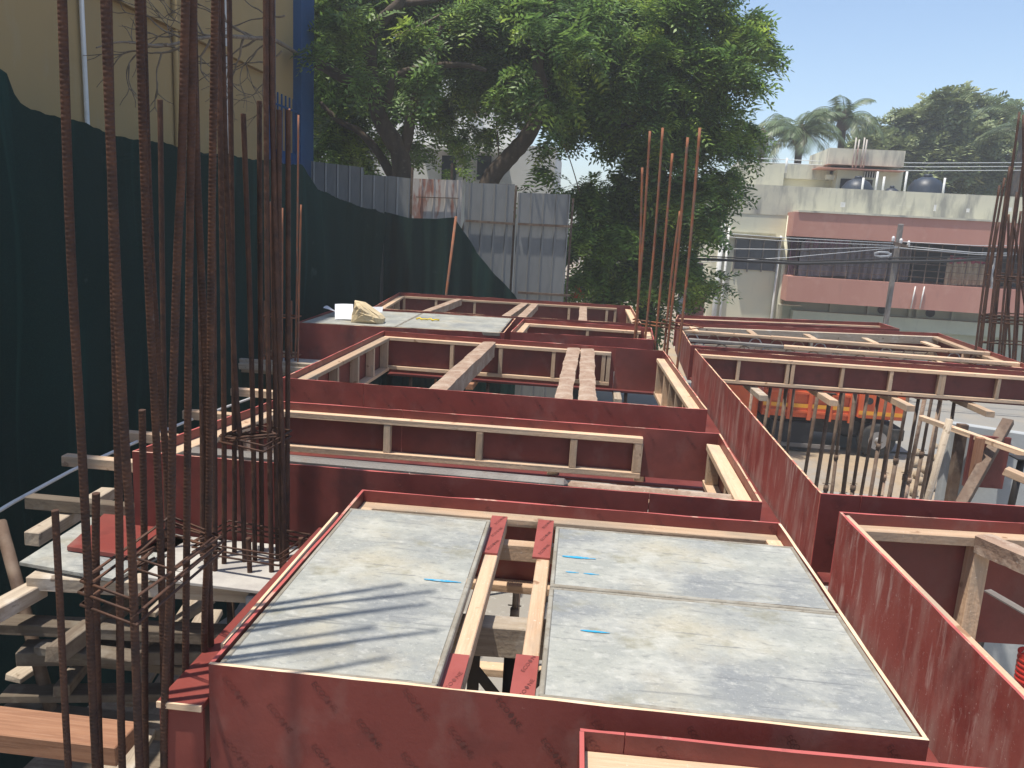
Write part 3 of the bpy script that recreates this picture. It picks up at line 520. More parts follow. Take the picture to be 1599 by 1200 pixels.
# stack at left by column 1
P = [at(30, 878, -.52), at(180, 905, -.52), at(300, 840, -.52), at(145, 805, -.52)]
mb = MB(); mb.hexa([v-Vector((0, 0, .02)) for v in P]+P, [tuple(v) for v in P+P]); solo('cement_board', mb, M['plate'], 'grey cement stained board lying under the red ply offcut on the left', 'board')
P = [at(104, 853, -.485), at(205, 868, -.485), at(270, 820, -.485), at(170, 795, -.485)]
mb = MB(); mb.hexa([v-Vector((0, 0, .03)) for v in P]+P, [tuple(v) for v in P+P]); solo('ply_offcut', mb, M['ply'], 'red ply offcut lying on the grey board at the left', 'plywood offcut', bevel=.003)
timber(at(50, 905, -.60), at(420, 925, -.60), .11, .09, 'wood_old', 'long pale timber under the grey board, left of the nearest box', jit=.006)
timber(at(285, 893, -.56), at(420, 915, -.56)+Vector((.2, 0, 0)), .10, .05, 'wood', 'orange pale timber in front of the second rebar column foot')
timber(at(-60, 985, -.66), at(62, 918, -.66), .11, .09, 'wood_old', 'grey weathered timber reaching in from the left edge')
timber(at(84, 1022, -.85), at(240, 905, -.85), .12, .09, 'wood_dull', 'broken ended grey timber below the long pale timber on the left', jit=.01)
timber(at(50, 842, -.56), at(170, 770, -.56), .10, .09, 'wood_old', 'dull yellow timber running back under the dull joist on the left')
for k in range(5):
    e_ = random.uniform(-.35, .35)
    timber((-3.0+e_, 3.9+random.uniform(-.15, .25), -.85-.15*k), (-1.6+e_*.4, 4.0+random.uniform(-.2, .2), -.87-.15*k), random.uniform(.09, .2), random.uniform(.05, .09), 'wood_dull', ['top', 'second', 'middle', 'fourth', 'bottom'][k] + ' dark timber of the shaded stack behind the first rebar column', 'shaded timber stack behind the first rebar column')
timber(at(-30, 1135, -1.0), at(200, 1162, -1.0), .20, .10, 'wood_brown', 'wide orange brown plank crossing the bottom left corner', jit=.003)
for k, (a, b, c, d, w) in enumerate([(170, 1230, 330, 955, .17), (200, 1100, 300, 940, .10), (235, 960, 270, 925, .08), (265, 1240, 345, 1060, .14)]):
    timber(at(a, b, -1.45), at(c, d, -1.45), w, .04, 'wood_old', ['wide sunlit plank running back at the bottom left below the rebars', 'narrow sunlit plank beside the wide one at the bottom left', 'short sunlit plank end beyond the rebars', 'pale dusty plank against the lower front of the nearest box'][k], 'sunlit planks low on the left')
timber(at(60, 1010, -.95), at(215, 1030, -.95), .10, .05, 'wood_dull', 'dirty, shade darkened plank lying across the stack behind the shortest rebar', jit=.006)
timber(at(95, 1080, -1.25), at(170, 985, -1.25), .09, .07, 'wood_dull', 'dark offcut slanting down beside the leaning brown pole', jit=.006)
timber(at(20, 1060, -1.3), at(95, 1010, -1.3), .13, .04, 'wood_old', 'small tilted pale offcut low at the left edge', jit=.008)
timber(at(215, 1010, -.95), at(330, 935, -.95), .06, .05, 'wood_old', 'narrow pale batten slanting behind the nearest rebars', jit=.005)
solo('leaning_pole', MB().tube([at(0, 815, -.45), at(40, 960, -.9), at(85, 1130, -1.5)], .035, 8), M['prop_steel'], 'thin brown pole leaning down at the left edge before the net', 'pole')
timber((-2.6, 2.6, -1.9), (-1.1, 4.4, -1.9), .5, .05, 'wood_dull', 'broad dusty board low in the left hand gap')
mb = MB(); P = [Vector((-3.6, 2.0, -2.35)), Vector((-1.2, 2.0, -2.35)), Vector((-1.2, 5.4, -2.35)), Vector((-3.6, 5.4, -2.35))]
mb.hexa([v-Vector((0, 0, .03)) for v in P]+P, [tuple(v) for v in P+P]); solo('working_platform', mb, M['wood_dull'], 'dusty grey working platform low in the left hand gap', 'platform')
solo('concrete_column', MB().bar((-1.55, 4.1, GZ), (-1.55, 4.1, -.56), .32, .5, up=(0, 1, 0)), M['concrete'], 'grey green concrete column under the second rebar column', 'column', bevel=.01)
# low sunlit planks under the gap
for k in range(5):
    timber((-.8, 2.2+.2*k, -1.7), (.6, 2.22+.2*k, -1.7), .17, .04, 'wood', ['nearest', 'second', 'middle', 'fourth', 'farthest'][k] + ' pale plank of the low platform under the open gap', 'low planks under the open gap')
solo('scaffold_pipe', MB().tube([(-.9, 2.45, -1.62), (.7, 2.5, -1.62)], .03, 10), M['crust'], 'dusty pipe lying on the low planks under the open gap', 'pipe')
# white conduit at left
solo('white_conduit', MB().tube([at(-30, 815, -.5), at(20, 785, -.5), at(110, 736, -.5), at(190, 700, -.5), at(300, 655, -.5), at(420, 612, -.5)], .014, 8), M['white_pipe'], 'thin white conduit running along the foot of the shade net', 'pipe')
# ------------------------------------------------------------------ spans
def rough_beam(p, q, w, h, label, m, group, jit=.008, n=46, taper=.85, name='beam_span', round_top=0.0):
    p = Vector(p); q = Vector(q); d = (q-p); L = d.length; d.normalize(); r = d.cross(Vector((0, 0, 1))).normalized()
    prof = [(-.5, 0), (-.3, .02+round_top), (.3, .02+round_top), (.5, 0), (.5*taper+.02, -h*.5/w), (.5*taper, -h/w), (0, -h/w), (-.5*taper, -h/w), (-.5*taper-.02, -h*.5/w)]
    k = len(prof); vs = []; lc = []
    for i in range(n+1):
        for a, b in prof:
            sd_ = (i*.37+a*9); jw = jit*.8*math.sin(i*.31+a*3)*math.sin(i*.17+a) + random.gauss(0, jit*.22); jz = jit*.35*math.sin(i*.27+a*4) + random.gauss(0, jit*.18)
            vs.append(p + d*(L*i/n) + r*(a*w + jw) + Vector((0, 0, b*w + jz))); lc.append((L*i/n, a*w, b*w))
    fs = [(i*k+j, (i+1)*k+j, (i+1)*k+(j+1) % k, i*k+(j+1) % k) for i in range(n) for j in range(k)]
    mb = MB().add(vs, fs, lc, 0, False); mb.add([], [tuple(range(k)), tuple(n*k+j for j in reversed(range(k)))]) if False else None
    b0 = 0; mb.f.append(tuple(range(k))); mb.mi.append(0); mb.sm.append(False); mb.f.append(tuple(n*k+j for j in reversed(range(k)))); mb.mi.append(0); mb.sm.append(False)
    return solo(name, mb, M[m], label, 'beam', group)
g = 'crusted spans across the large middle box'
rough_beam((-1.28, 7.02, -.035), (-1.18, 10.4, -.035), .17, .20, 'single cement crusted beam crossing the left half of the middle box', 'crust', g, .007)
rough_beam((-.10, 7.02, -.03), (-.05, 10.35, -.03), .16, .13, 'left one of the paired crusted beams crossing the middle box', 'crust', g, .009)
rough_beam((.125, 7.0, -.03), (.13, 10.35, -.03), .17, .13, 'right one of the paired crusted beams crossing the middle box', 'crust', g, .009)
g = 'spans across the farthest box'
for (a, b, c, d, lb) in [(666, 485, 717, 467, 'leftmost brown span of the farthest box'), (791, 491, 822, 471, 'left one of the paired spans of the farthest box'), (815, 493, 837, 473, 'right one of the paired spans of the farthest box'), (910, 498, 911, 476, 'rightmost span of the farthest box')]:
    p = at(a, b, -.05); q = at(c, d, -.05); p.y = 13.4 + .04; q.y = 16.35
    rough_beam(p, q, .15, .13, lb, 'crust', g, .006, n=24)
r2 = thing('telescopic_span', 'long grey and brown telescopic steel span crossing the wide box', 'beam', (-.8, 4.86, -.2), None)
make('outer_section', MB().bar((-2.62, 4.90, -.115), (.0, 4.86, -.115), .085, .085), M['pipe_grey'], r2, .025)
make('outer_web', MB().bar((-2.62, 4.90, -.195), (.0, 4.86, -.195), .03, .07), M['pipe_grey'], r2)
make('inner_section', MB().bar((.0, 4.86, -.12), (1.08, 4.85, -.12), .07, .07), M['crust'], r2, .02)
make('inner_web', MB().bar((.0, 4.86, -.19), (1.08, 4.85, -.19), .025, .07), M['crust'], r2)
for k in range(7): make('hook', MB().tube([(-2.3+.42*k, 4.82, -.16), (-2.28+.42*k, 4.79, -.10), (-2.24+.42*k, 4.81, -.15)], .009, 6), M['pipe_grey'], r2)
# trussed spans in the long right box
def truss(p, q, label, m, m2, split=.5):
    p = Vector(p); q = Vector(q); mid = p.lerp(q, split)
    root = thing('truss_span', label, 'beam', (mid.x, mid.y, -.3), 'steel spans across the long right box')
    make('outer_chord', MB().bar(p, mid, .08, .05), M[m], root, .01); make('inner_chord', MB().bar(mid, q, .09, .06), M[m2], root, .01)
    L = (q-p).length; n = int(L/.32)
    for k in range(n):
        a = p.lerp(q, (k+.15)/n); b = p.lerp(q, (k+.5)/n); c = p.lerp(q, (k+.85)/n); dz = Vector((0, 0, -.14)); s = Vector((0, 0, -.03))
        make('web_loop', MB().tube([a+dz, a.lerp(b, .5)+dz*.35, b+s, b.lerp(c, .5)+dz*.35, c+dz], .009, 6), M['wire_pale'] if k % 3 == 0 else M['crust'], root)
    return root
truss((1.66, 12.0, -.035), (6.28, 11.7, -.035), 'nearer steel span with looped web across the long right box', 'pipe_grey', 'wood', .3)
truss((1.70, 13.1, -.035), (6.38, 12.75, -.035), 'farther steel span with looped web across the long right box', 'wood', 'wood', .3)
for k in range(5):
    x = 1.9+.95*k; timber((x, 13.0, -.02), (x+.02, 13.6, -.02), .10, .03, 'wood', ['leftmost', 'second', 'middle', 'fourth', 'rightmost'][k] + ' small packing block behind the farther looped span', 'packing blocks in the long right box')
# spans in right near box
g = 'crusted planks across the lower right box'
rough_beam(at(1527, 835, -.055)+Vector((.03, .0, 0)), (3.15, 2.8, -.055), .13, .10, 'left crusted beam angled across the lower right box', 'crust', g, .005)
rough_beam((2.72, 4.42, -.05), (3.2, 3.4, -.05), .16, .09, 'right crusted plank at the corner of the lower right box', 'crust', g, .005)
timber((1.7, 3.25, -.86), (3.3, 3.2, -.86), .34, .04, 'wood_old', 'dusty boards low inside the lower right box')
timber((1.75, 2.95, -1.0), (3.3, 2.9, -1.0), .10, .06, 'wood', 'pale batten end low inside the lower right box')
p = at(1592, 1058, -.80); lt = thing('plastic_pail', 'red ridged plastic pail at the right edge inside the lower right box', 'pail', (p.x+.05, p.y, -.84), None)
prof = [(.062, 0)]
for k in range(5): prof += [(.066+.001*k, .02+.03*k), (.070+.001*k, .025+.03*k), (.070+.001*k, .038+.03*k), (.066+.001*k, .043+.03*k)]
prof += [(.076, .18), (.076, .19), (.066, .19)]
make('shell', MB().lathe((p.x+.05, p.y, -.84), prof), M['red_plastic'], lt)
make('handle', MB().tube([(p.x-.02, p.y, -.66), (p.x+.0, p.y-.03, -.60), (p.x+.05, p.y-.04, -.58), (p.x+.10, p.y-.03, -.60), (p.x+.12, p.y, -.66)], .003, 6), M['white_plastic'], lt)
solo('steel_angle', MB().bar((2.25, 4.1, -.25), (2.75, 3.0, -.33), .05, .008), M['pipe_grey'], 'shiny steel angle slanting in the dark of the lower right box', 'steel angle')
# ------------------------------------------------------------------ rebar columns
def bars_px(root, lst, m='rust', r=.010, rib=True, zb=None, step=.004, n=10):
    for k, (pts, y) in enumerate(lst):
        P = [aty(a, b, y) for a, b in pts]
        if P[0].z < P[-1].z: P.reverse()
        if pts[0][1] <= 0: P.insert(0, P[0] + (P[0]-P[1]).normalized()*max(.05, (2.75-P[0].z)))
        if zb is not None and P[-1].z > zb: P.append(P[-1] + Vector((0, 0, zb-P[-1].z)))
        # gentle smoothing
        Q = []
        for i in range(len(P)-1):
            p0 = P[max(i-1, 0)]; p1 = P[i]; p2 = P[i+1]; p3 = P[min(i+2, len(P)-1)]
            for s in range(6):
                t = s/6; Q.append(.5*((2*p1) + (p2-p0)*t + (2*p0-5*p1+4*p2-p3)*t*t + (3*p1-p0-3*p2+p3)*t**3))
        Q.append(P[-1])
        mb = MB()
        if rib: mb.tube(Q, r, n, rib=.24, pitch=.0135, step=step, ph=random.random())
        else: mb.tube(Q, r, 7)
        make('rebar', mb, M[m], root)
def stirrup(root, pts, r=.005, m='rust', hook=True):
    P = [Vector(p) for p in pts]; P.append(P[0])
    if hook: P.append(P[0] + (P[2]-P[0]).normalized()*.07 + Vector((0, 0, .02)))
    make('stirrup', MB().tube(P, r, 8), M[m], root)
c1 = thing('rebar_column', 'nearest rebar column at the left with tall ribbed bars and double stirrups', 'rebar column', (-1.38, 2.4, -.6), 'rebar columns')
b1 = [([(97, 0), (111, 400), (133, 800), (150, 1200)], 2.15), ([(168, 0), (177, 400), (186, 800), (191, 1200)], 2.28), ([(163, -40), (172, 200), (184, 480), (197, 720), (206, 860), (218, 1200)], 2.08),
      ([(217, 0), (230, 400), (249, 800), (260, 1200)], 2.42), ([(222, 0), (236, 400), (258, 700), (268, 850), (266, 1200)], 2.58), ([(290, 0), (284, 250), (277, 400), (270, 640), (266, 900), (256, 1200)], 2.30),
      ([(302, 0), (296, 400), (292, 800), (290, 1200)], 2.50), ([(336, 0), (330, 400), (326, 800), (319, 1045)], 2.62), ([(298, 0), (309, 300), (322, 600), (326, 860)], 2.66),
      ([(150, 770), (150, 900), (156, 1200)], 2.32), ([(222, 640), (226, 900), (228, 1200)], 2.64)]
bars_px(c1, b1, r=.0105, zb=-1.6)
bars_px(c1, [([(86, 797), (94, 950), (107, 1200)], 2.05)], r=.0085, zb=-1.6)
for z in (.30, .335, .262):
    j = lambda: random.uniform(-.012, .012)
    stirrup(c1, [(-1.49+j(), 2.17+j(), z+j()*.5), (-1.265+j(), 2.075+j(), z+j()), (-1.255+j(), 2.63+j(), z+j()), (-1.50+j(), 2.74+j(), z+j())], .0052)
for z in (.31, .27): stirrup(c1, [(-1.47, 2.42, z), (-1.30, 2.36, z), (-1.28, 2.62, z+.01), (-1.5, 2.72, z)], .0048)
for (x, y) in [(-1.265, 2.075), (-1.26, 2.34), (-1.26, 2.5), (-1.49, 2.2)]:
    make('tie_wire', MB().tube([(x+.02*math.cos(t*2.4), y+.018*math.sin(t*2.4), .27+.012*t) for t in range(7)], .0014, 5), M['rust'], c1)
c2 = thing('rebar_column', 'second rebar column, standing on the pale trench floor against the wide box', 'rebar column', (-1.8, 4.2, -.5), 'rebar columns')
b2 = [([(346, 0), (354, 300), (368, 600), (376, 700), (382, 870)], 4.15), ([(358, 0), (363, 400), (366, 700), (366, 880)], 4.30), ([(340, 0), (347, 400), (350, 700), (350, 880)], 4.10), ([(380, 178), (388, 400), (395, 650), (398, 880)], 4.22),
      ([(415, 0), (417, 400), (421, 700), (424, 890)], 4.05), ([(425, 0), (428, 400), (431, 700), (434, 880)], 4.25), ([(405, 158), (406, 400), (409, 870)], 4.35), ([(421, 0), (431, 400), (441, 700), (444, 890)], 4.08), ([(450, 172), (450, 400), (449, 700), (448, 880)], 4.3),
      ([(250, 156), (256, 600), (262, 880)], 4.28), ([(303, 0), (312, 400), (316, 700), (316, 880)], 4.18), ([(331, 170), (334, 500), (336, 880)], 4.0), ([(436, 172), (436, 500), (440, 880)], 4.1), ([(388, 840), (390, 890)], 4.02), ([(470, 840), (471, 885)], 4.05)]
bars_px(c2, b2, r=.0125, zb=-.5, step=.006, n=8)
for dz, y0 in ((0, 0), (.03, .01)):
    q = [aty(342, 690, 4.1), aty(412, 706, 3.98), aty(454, 682, 4.12), aty(398, 672, 4.38)]
    stirrup(c2, [v+Vector((0, y0, dz)) for v in q], .006)
    q = [aty(432, 682, 4.02), aty(345, 690, 4.2), aty(345, 683, 4.32)]
    stirrup(c2, [v+Vector((0, 0, dz*.5)) for v in q], .006)
for k in range(3): stirrup(c2, [(-2.08, 4.0, -.40+.03*k), (-1.55, 3.93, -.40+.03*k), (-1.47, 4.2, -.38+.03*k), (-2.0, 4.3, -.38+.03*k)], .006)
c3 = thing('rebar_column', 'thin rebar column at the left corner of the far plated bay', 'rebar column', (-4.0, 10.4, -.5), 'rebar columns')
b3 = [([(435, 175), (432, 400), (431, 565)], 10.3), ([(452, 170), (449, 400), (446, 565)], 10.45), ([(466, 180), (464, 400), (461, 560)], 10.5), ([(422, 315), (425, 500), (425, 565)], 10.35), ([(441, 325), (440, 565)], 10.4), ([(470, 320), (467, 450), (465, 560)], 10.3), ([(455, 470), (455, 562)], 10.6), ([(413, 470), (412, 558)], 10.5)]
bars_px(c3, b3, m='rust_bright', r=.013, rib=False, zb=-.5)
for z in (.12, -.42): stirrup(c3, [(-4.28, 10.28, z), (-3.84, 10.3, z), (-3.84, 10.58, z), (-4.28, 10.58, z)], .010, 'rust_bright')
c4 = thing('rebar_column', 'tall rebar column in the middle, rising where the beam trenches cross before the tree', 'rebar column', (1.25, 11.5, -.5), 'rebar columns')
b4 = [([(1015, 205), (1004, 380), (991, 530)], 12.2), ([(1035, 200), (1022, 380), (1008, 525)], 12.0), ([(1050, 240), (1038, 380), (1024, 530)], 11.9), ([(1074, 215), (1060, 380), (1041, 555)], 11.2), ([(1093, 200), (1076, 400), (1057, 578)], 10.75), ([(1003, 262), (1000, 380), (995, 500)], 12.6), ([(1062, 330), (1050, 420), (1036, 560)], 11.6)]
bars_px(c4, b4, m='rust_bright', r=.019, rib=False, zb=-.5)
for dz in (0, .05): 
    q = [aty(988, 504, 12.4), aty(1042, 512, 11.7), aty(1062, 515, 11.1), aty(1015, 508, 12.2)]
    stirrup(c4, [v+Vector((0, 0, dz)) for v in q], .012, 'rust_bright')
stirrup(c4, [aty(1035, 500, 11.6), aty(1098, 512, 11.3), aty(1062, 516, 11.0), aty(1030, 510, 11.7)], .008, 'rust_bright')
c5 = thing('rebar_column', 'dense cluster of tall dark rebars at the right edge with many stirrups', 'rebar column', (6.6, 13.2, -.5), 'rebar columns')
b5 = []
tops = [(1561, 290), (1569, 278), (1559, 347), (1577, 260), (1584, 232), (1592, 175), (1588, 300), (1601, 230), (1594, 330), (1575, 335), (1606, 250), (1612, 200), (1620, 240), (1628, 210), (1598, 180), (1583, 345), (1640, 230), (1634, 190)]
for k, (a, b) in enumerate(tops):
    bx = 1521 + k*6.2 - (k % 3)*2
    y = 12.9 + .9*((k*37) % 10)/10
    b5.append(([(a, b), ((a+bx)/2-2, (b+560)/2), (bx, 565)], y))
bars_px(c5, b5, m='rust', r=.018, rib=False, zb=-.5)
for py in (430, 437, 492, 497, 503, 535):
    q = [aty(1530 if py > 480 else 1540, py, 13.4), aty(1600, py+4, 12.9), aty(1640, py+5, 12.9), aty(1620, py, 13.8), aty(1560, py-3, 13.8)]
    stirrup(c5, q, .012)
make('cloth_scrap', MB().grid(lambda u, v: aty(1552-8*v+5*u+2*math.sin(9*v), 403+48*v, 13.3)+Vector((0, .03*math.sin(12*u+5*v), 0)), 3, 10), M['white_plastic'], c5)
# ------------------------------------------------------------------ papers, sack, tape
p = at(545, 497, 0)
def pap(u, v):
    # v 0..1: from left low curl, over to upright sheet
    x0 = at(506, 494, 0); x1 = at(552, 503, 0)
    return Vector((x0.x + (x1.x-x0.x)*u, x0.y-.05+.25*v*(1-u*.3), .012 + .12*(1-u)**2 + .02*math.sin(6*u+3*v)))
t_ = thing('paper_sheets', 'folded white drawing sheets curling on the far left plated bay', 'papers', (p.x, p.y, 0), None)
make('lower_sheet', MB().grid(pap, 14, 8), M['paper'], t_)
a0 = at(526, 500, .0)
def pap2(u, v): p_ = aty(523+29*u, 499-24*v, a0.y+.45*v); return p_ + Vector((0, .03*math.sin(4*u), 0))
make('upright_sheet', MB().grid(pap2, 8, 8), M['paper'], t_)
def pap3(u, v): return aty(575+22*u, 488-8*v, a0.y+.35) + Vector((0, .05*v, 0))
make('back_sheet', MB().grid(pap3, 4, 4), M['paper'], t_)
# crumpled sack
sk = [(549, 503), (551, 490), (553, 478), (556, 468), (563, 468), (572, 474), (584, 483), (594, 490), (599, 496), (597, 506), (575, 503)]
mb = MB(); yb = a0.y-.05; ring = [aty(a, b+2, yb) for a, b in sk]; cen = sum(ring, Vector())/len(ring)
vs = []; nr = 7; base = len(ring)
for k in range(nr):
    t = k/(nr-1); s = math.cos(t*math.pi/2)**.6 if t < 1 else .12
    for i, v in enumerate(ring):
        w = cen + (v-cen)*(s*(1+random.uniform(-.08, .08))); vs.append(w + Vector((0, -.02-.13*math.sin(t*math.pi/2)+random.uniform(-.02, .02), 0)))
fs = [(k*base+i, k*base+(i+1) % base, (k+1)*base+(i+1) % base, (k+1)*base+i) for k in range(nr-1) for i in range(base)]
fs.append(tuple((nr-1)*base+i for i in range(base)))
b_ = len(vs); vs += [cen+(v-cen)*.9+Vector((0, .22, -.02)) for v in ring]; fs += [(i, b_+i, b_+(i+1) % base, (i+1) % base) for i in range(base)]; fs.append(tuple(b_+i for i in reversed(range(base))))
solo('crumpled_sack', mb.add(vs, fs, None, 0, False), M['sack'], 'crumpled tan sack standing beside the white papers', 'sack')
p = at(650, 499, .004); solo('yellow_tape', MB().tube([(p.x+.35*t/8, p.y+.05*math.sin(t*1.7), .012+.012*(t % 2)) for t in range(9)], .012, 6), M['yellow_tape'], 'strip of yellow tape lying on the far left plates', 'tape')
# ------------------------------------------------------------------ ground
mb = MB(); n = 40
mb.grid(lambda u, v: Vector((-150+300*u, -40+290*v, GZ + (0.03*math.sin(u*90)*math.sin(v*80)))), n, n); struct('ground', mb, M['dirt'])
mb = MB(); mb.add([(-60, 22.8, GZ+.06), (80, 19.5, GZ+.06), (80, 29.5, GZ+.06), (-60, 31.5, GZ+.06)], [(0, 1, 2, 3)]); struct('road', mb, M['road'])
mb = MB(); mb.box(-5, 8.0, -3, 17.2, GZ-.1, GZ+.05); struct('floor_slab', mb, M['slab'])
# ------------------------------------------------------------------ shade net
XN = -4.45
def net_top(s):  # s along Y
    pts = [(-1.0, 2.75), (2.5, 2.75), (5.85, 2.50)] + [(atx(a, b, XN).y, atx(a, b, XN).z) for a, b in [(24, 108), (28, 132), (40, 155), (60, 165), (110, 183), (215, 213), (330, 237), (480, 257), (497, 292), (560, 320), (598, 331)]]
    for (a, b), (c, d) in zip(pts[:-1], pts[1:]):
        if s <= c: return b + (d-b)*(s-a)/max(c-a, 1e-6)
    return pts[-1][1]
def netf(u, v):
    y = -1 + 18.4*u; zt = net_top(y); z = zt + (GZ+.05-zt)*v
    f = math.sin(y*3.1+2*math.sin(y*.9)) + .6*math.sin(y*7.3+1.2*math.sin(z*1.1))
    return Vector((XN + .05*f*(0.35+.65*v) + .05*math.sin(z*1.9+y), y, z + (-.035*abs(math.sin(math.pi*y/1.37))**.7 + .006*math.sin(y*31) if v == 0 else 0)))
nb = thing('shade_net', 'dark green shade net hung along the left side of the site', 'shade net', (XN, 8, GZ), None)
make('netting', MB().grid(netf, 320, 26), M['net'], nb)
for y in (4.2, 6.6, 9.0, 11.5, 14.0, 16.6):
    make('net_post', MB().tube([(XN-.12, y, GZ), (XN-.12, y, net_top(y)-.02)], .025, 8), M['prop_steel'], nb)
tp = [(598, 331), (640, 341), (680, 342), (710, 340), (725, 362), (745, 395), (775, 430), (803, 460), (812, 475)]
TP = [aty(a, b, 17.5) for a, b in tp]; TP[0].x = XN
def netb(u, v):
    x = XN + (TP[-1].x - XN)*u
    for a, b in zip(TP[:-1], TP[1:]):
        if x <= b.x or b is TP[-1]: zt = a.z + (b.z-a.z)*(x-a.x)/max(b.x-a.x, 1e-6); break
    z = zt + (GZ+.05-zt)*v
    return Vector((x, 17.45 + .07*math.sin(x*7+1.5*v) + .04*math.sin(x*17), z))
n2 = thing('shade_net', 'dark green shade net draped low across the back before the metal sheets', 'shade net', (-3, 17.45, GZ), None)
make('netting', MB().grid(netb, 90, 20), M['net'], n2)
a = aty(712, 338, 17.3); b = aty(697, 458, 17.3)
make('net_pole', MB().tube([b+(b-a)*1.4, a], .028, 8), M['rust_bright'], n2)
# ------------------------------------------------------------------ corrugated sheets
def sheet(px0, px1, top0, top1, label, m='sheet', y=18.0, dy=0.0):
    a = aty(px0, top0, y); b = aty(px1, top1, y+dy); mb = MB(); L = (b-a).length; n = max(24, int(L/.012))
    root = thing('metal_sheet', label, 'metal sheet', ((a.x+b.x)/2, y, GZ), 'sheet metal hoarding panels')
    def fn(u, v):
        x = a.x+(b.x-a.x)*u; zt = a.z+(b.z-a.z)*u; t = (x*3.6) % 1.0
        rb = .028*max(0, 1-abs(t-.5)/.10) if abs(t-.5) < .10 else 0
        return Vector((x, y+dy*u-rb, zt+(GZ-zt)*v))
    make('corrugated_face', mb.grid(fn, n, 3, smooth=False), M[m], root)
    return root, a, b
s1, *_ = sheet(486, 568, 252, 262, 'grey metal sheet next to the blue pillar, partly behind the net')
s1b, *_ = sheet(567, 612, 273, 276, 'lower grey metal sheet below the forked trunk', dy=.0, y=18.03)
s2, *_ = sheet(607, 641, 275, 279, 'narrow grey metal sheet left of the rusty one', y=17.98)
s3, *_ = sheet(645, 722, 279, 282, 'pale metal sheet with a brown rust stain', 'sheet_light')
s4, *_ = sheet(727, 804, 286, 288, 'grey metal sheet right of the rusty one, behind the net edge')
s5, *_ = sheet(809, 891, 301, 304, 'rightmost free standing grey metal sheet with a cross rail')
for s, p0, p1, yy in ((s4, (727, 345), (804, 350), 17.93), (s5, (809, 350), (891, 354), 17.93), (s5, (809, 457), (891, 462), 17.93), (s3, (650, 308), (716, 310), 17.93)):
    make('rail', MB().bar(aty(*p0, yy), aty(*p1, yy), .05, .05 if s is not s3 else .02), M['prop_steel'], s)
for s, px, py in ((s3, 644, 262), (s4, 706, 255), (s4, 806, 290), (s5, 895, 310)):
    p = aty(px, py, 18.12); make('post', MB().bar((p.x, 18.12, GZ), (p.x, 18.12, p.z), .05, .05, up=(0, 1, 0)), M['prop_steel'], s)
# ------------------------------------------------------------------ yellow building on the left
XY = -6.5
yb = thing('yellow_building', 'yellow plastered building with a blue pillar behind the shade net', 'building', (XY, 8, GZ), None)
ye = atx(486, 150, XY).y; yw0 = atx(428, 150, XY).y; yw1 = atx(466, 150, XY).y
make('wall', MB().box(XY-6, XY, -6, yw0, GZ, 9), M['yellow_wall'], yb)
make('window_surround', MB().box(XY-6, XY-.12, yw0+.001, yw1-.001, GZ, 9), M['yellow_wall'], yb)
pl_ = make('blue_pillar', MB().box(XY-6.0, XY+.06, yw1, ye, GZ, 9), M['blue_paint'], yb)
make('blue_trim', MB().box(XY, XY+.04, yw0-.5, yw0-.01, atx(440, 150, XY).z-1.5, 9), M['blue_paint'], yb)
gz = atx(445, 165, XY+.1).z
gr = make('window_grille', MB().box(XY+.02, XY+.05, yw0, yw1, gz-.04, gz), M['blue_paint'], yb)
mb = MB(); k = 0; y = yw0+.1
while y < yw1-.05: mb.bar((XY+.035, y, gz-1.6), (XY+.035, y, gz+.22), .03, .03, up=(0, 1, 0)); y += .22
make('spiked_bars', mb, M['blue_paint'], yb)
make('lower_panel', MB().box(XY-.1, XY+.02, yw0+.002, yw1-.002, GZ, gz-.9), M['blue_paint'], yb)
py_ = atx(120, 0, XY); pz_ = atx(133, 183, XY)
make('drain_pipe', MB().tube([(XY+.05, atx(126, 100, XY).y, GZ), (XY+.05, atx(124, 60, XY).y, 9)], .03, 10), M['white_pipe'], yb)
for px in (270, 350): make('drain_pipe', MB().tube([(XY+.05, atx(px, 100, XY).y, GZ), (XY+.05, atx(px, 100, XY).y, 9)], .045 if px < 300 else .06, 8), M['yellow_wall'] if px < 300 else M['white_pipe'], yb)
zl = atx(280, 52, XY).z
make('cornice', MB().box(XY, XY+.10, -6, yw0-.6, zl, zl+.12), M['yellow_wall'], yb)
make('roof', MB().box(XY-6.1, XY+.5, -6.1, ye+.1, 9.002, 9.2), M['yellow_wall'], yb)
# ------------------------------------------------------------------ far building
FA = math.radians(2.6); U = Vector((math.cos(FA), -math.sin(FA), 0)); NF = Vector((-math.sin(FA), -math.cos(FA), 0)) # NF towards viewer
P0 = Vector(aty(1236, 430, 33)); P0.z = 0
def fpt(px, py, d=0.0):
    r = Vector(ray(px, py)); o = Vector((0, 0, CH)); pp = P0 + NF*d; t = (pp-o).dot(NF)/r.dot(NF); w = o + r*t; return (w-P0).dot(U), w.z
def fbox(mb, u0, u1, z0, z1, d0, d1, mi=0):
    a = [(u0, d1), (u1, d1), (u1, d0), (u0, d0)]; P = [P0+U*u+NF*d+Vector((0, 0, z0)) for u, d in a] + [P0+U*u+NF*d+Vector((0, 0, z1)) for u, d in a]
    return mb.hexa(P, [tuple(p) for p in P], mi)
def fpx(x0, y0, x1, y1, d0, d1, mb=None, mi=0):
    u0, z1 = fpt(x0, y0, d1); u1, z0 = fpt(x1, y1, d1); u1, _ = fpt(x1, (y0+y1)/2, d1); u0, _ = fpt(x0, (y0+y1)/2, d1)
    return fbox(mb or MB(), min(u0, u1), max(u0, u1), min(z0, z1), max(z0, z1), d0, d1, mi)
fb = thing('apartment_building', 'cream apartment block with salmon balcony bands across the road', 'building', tuple(P0+Vector((0, 0, GZ))), None)
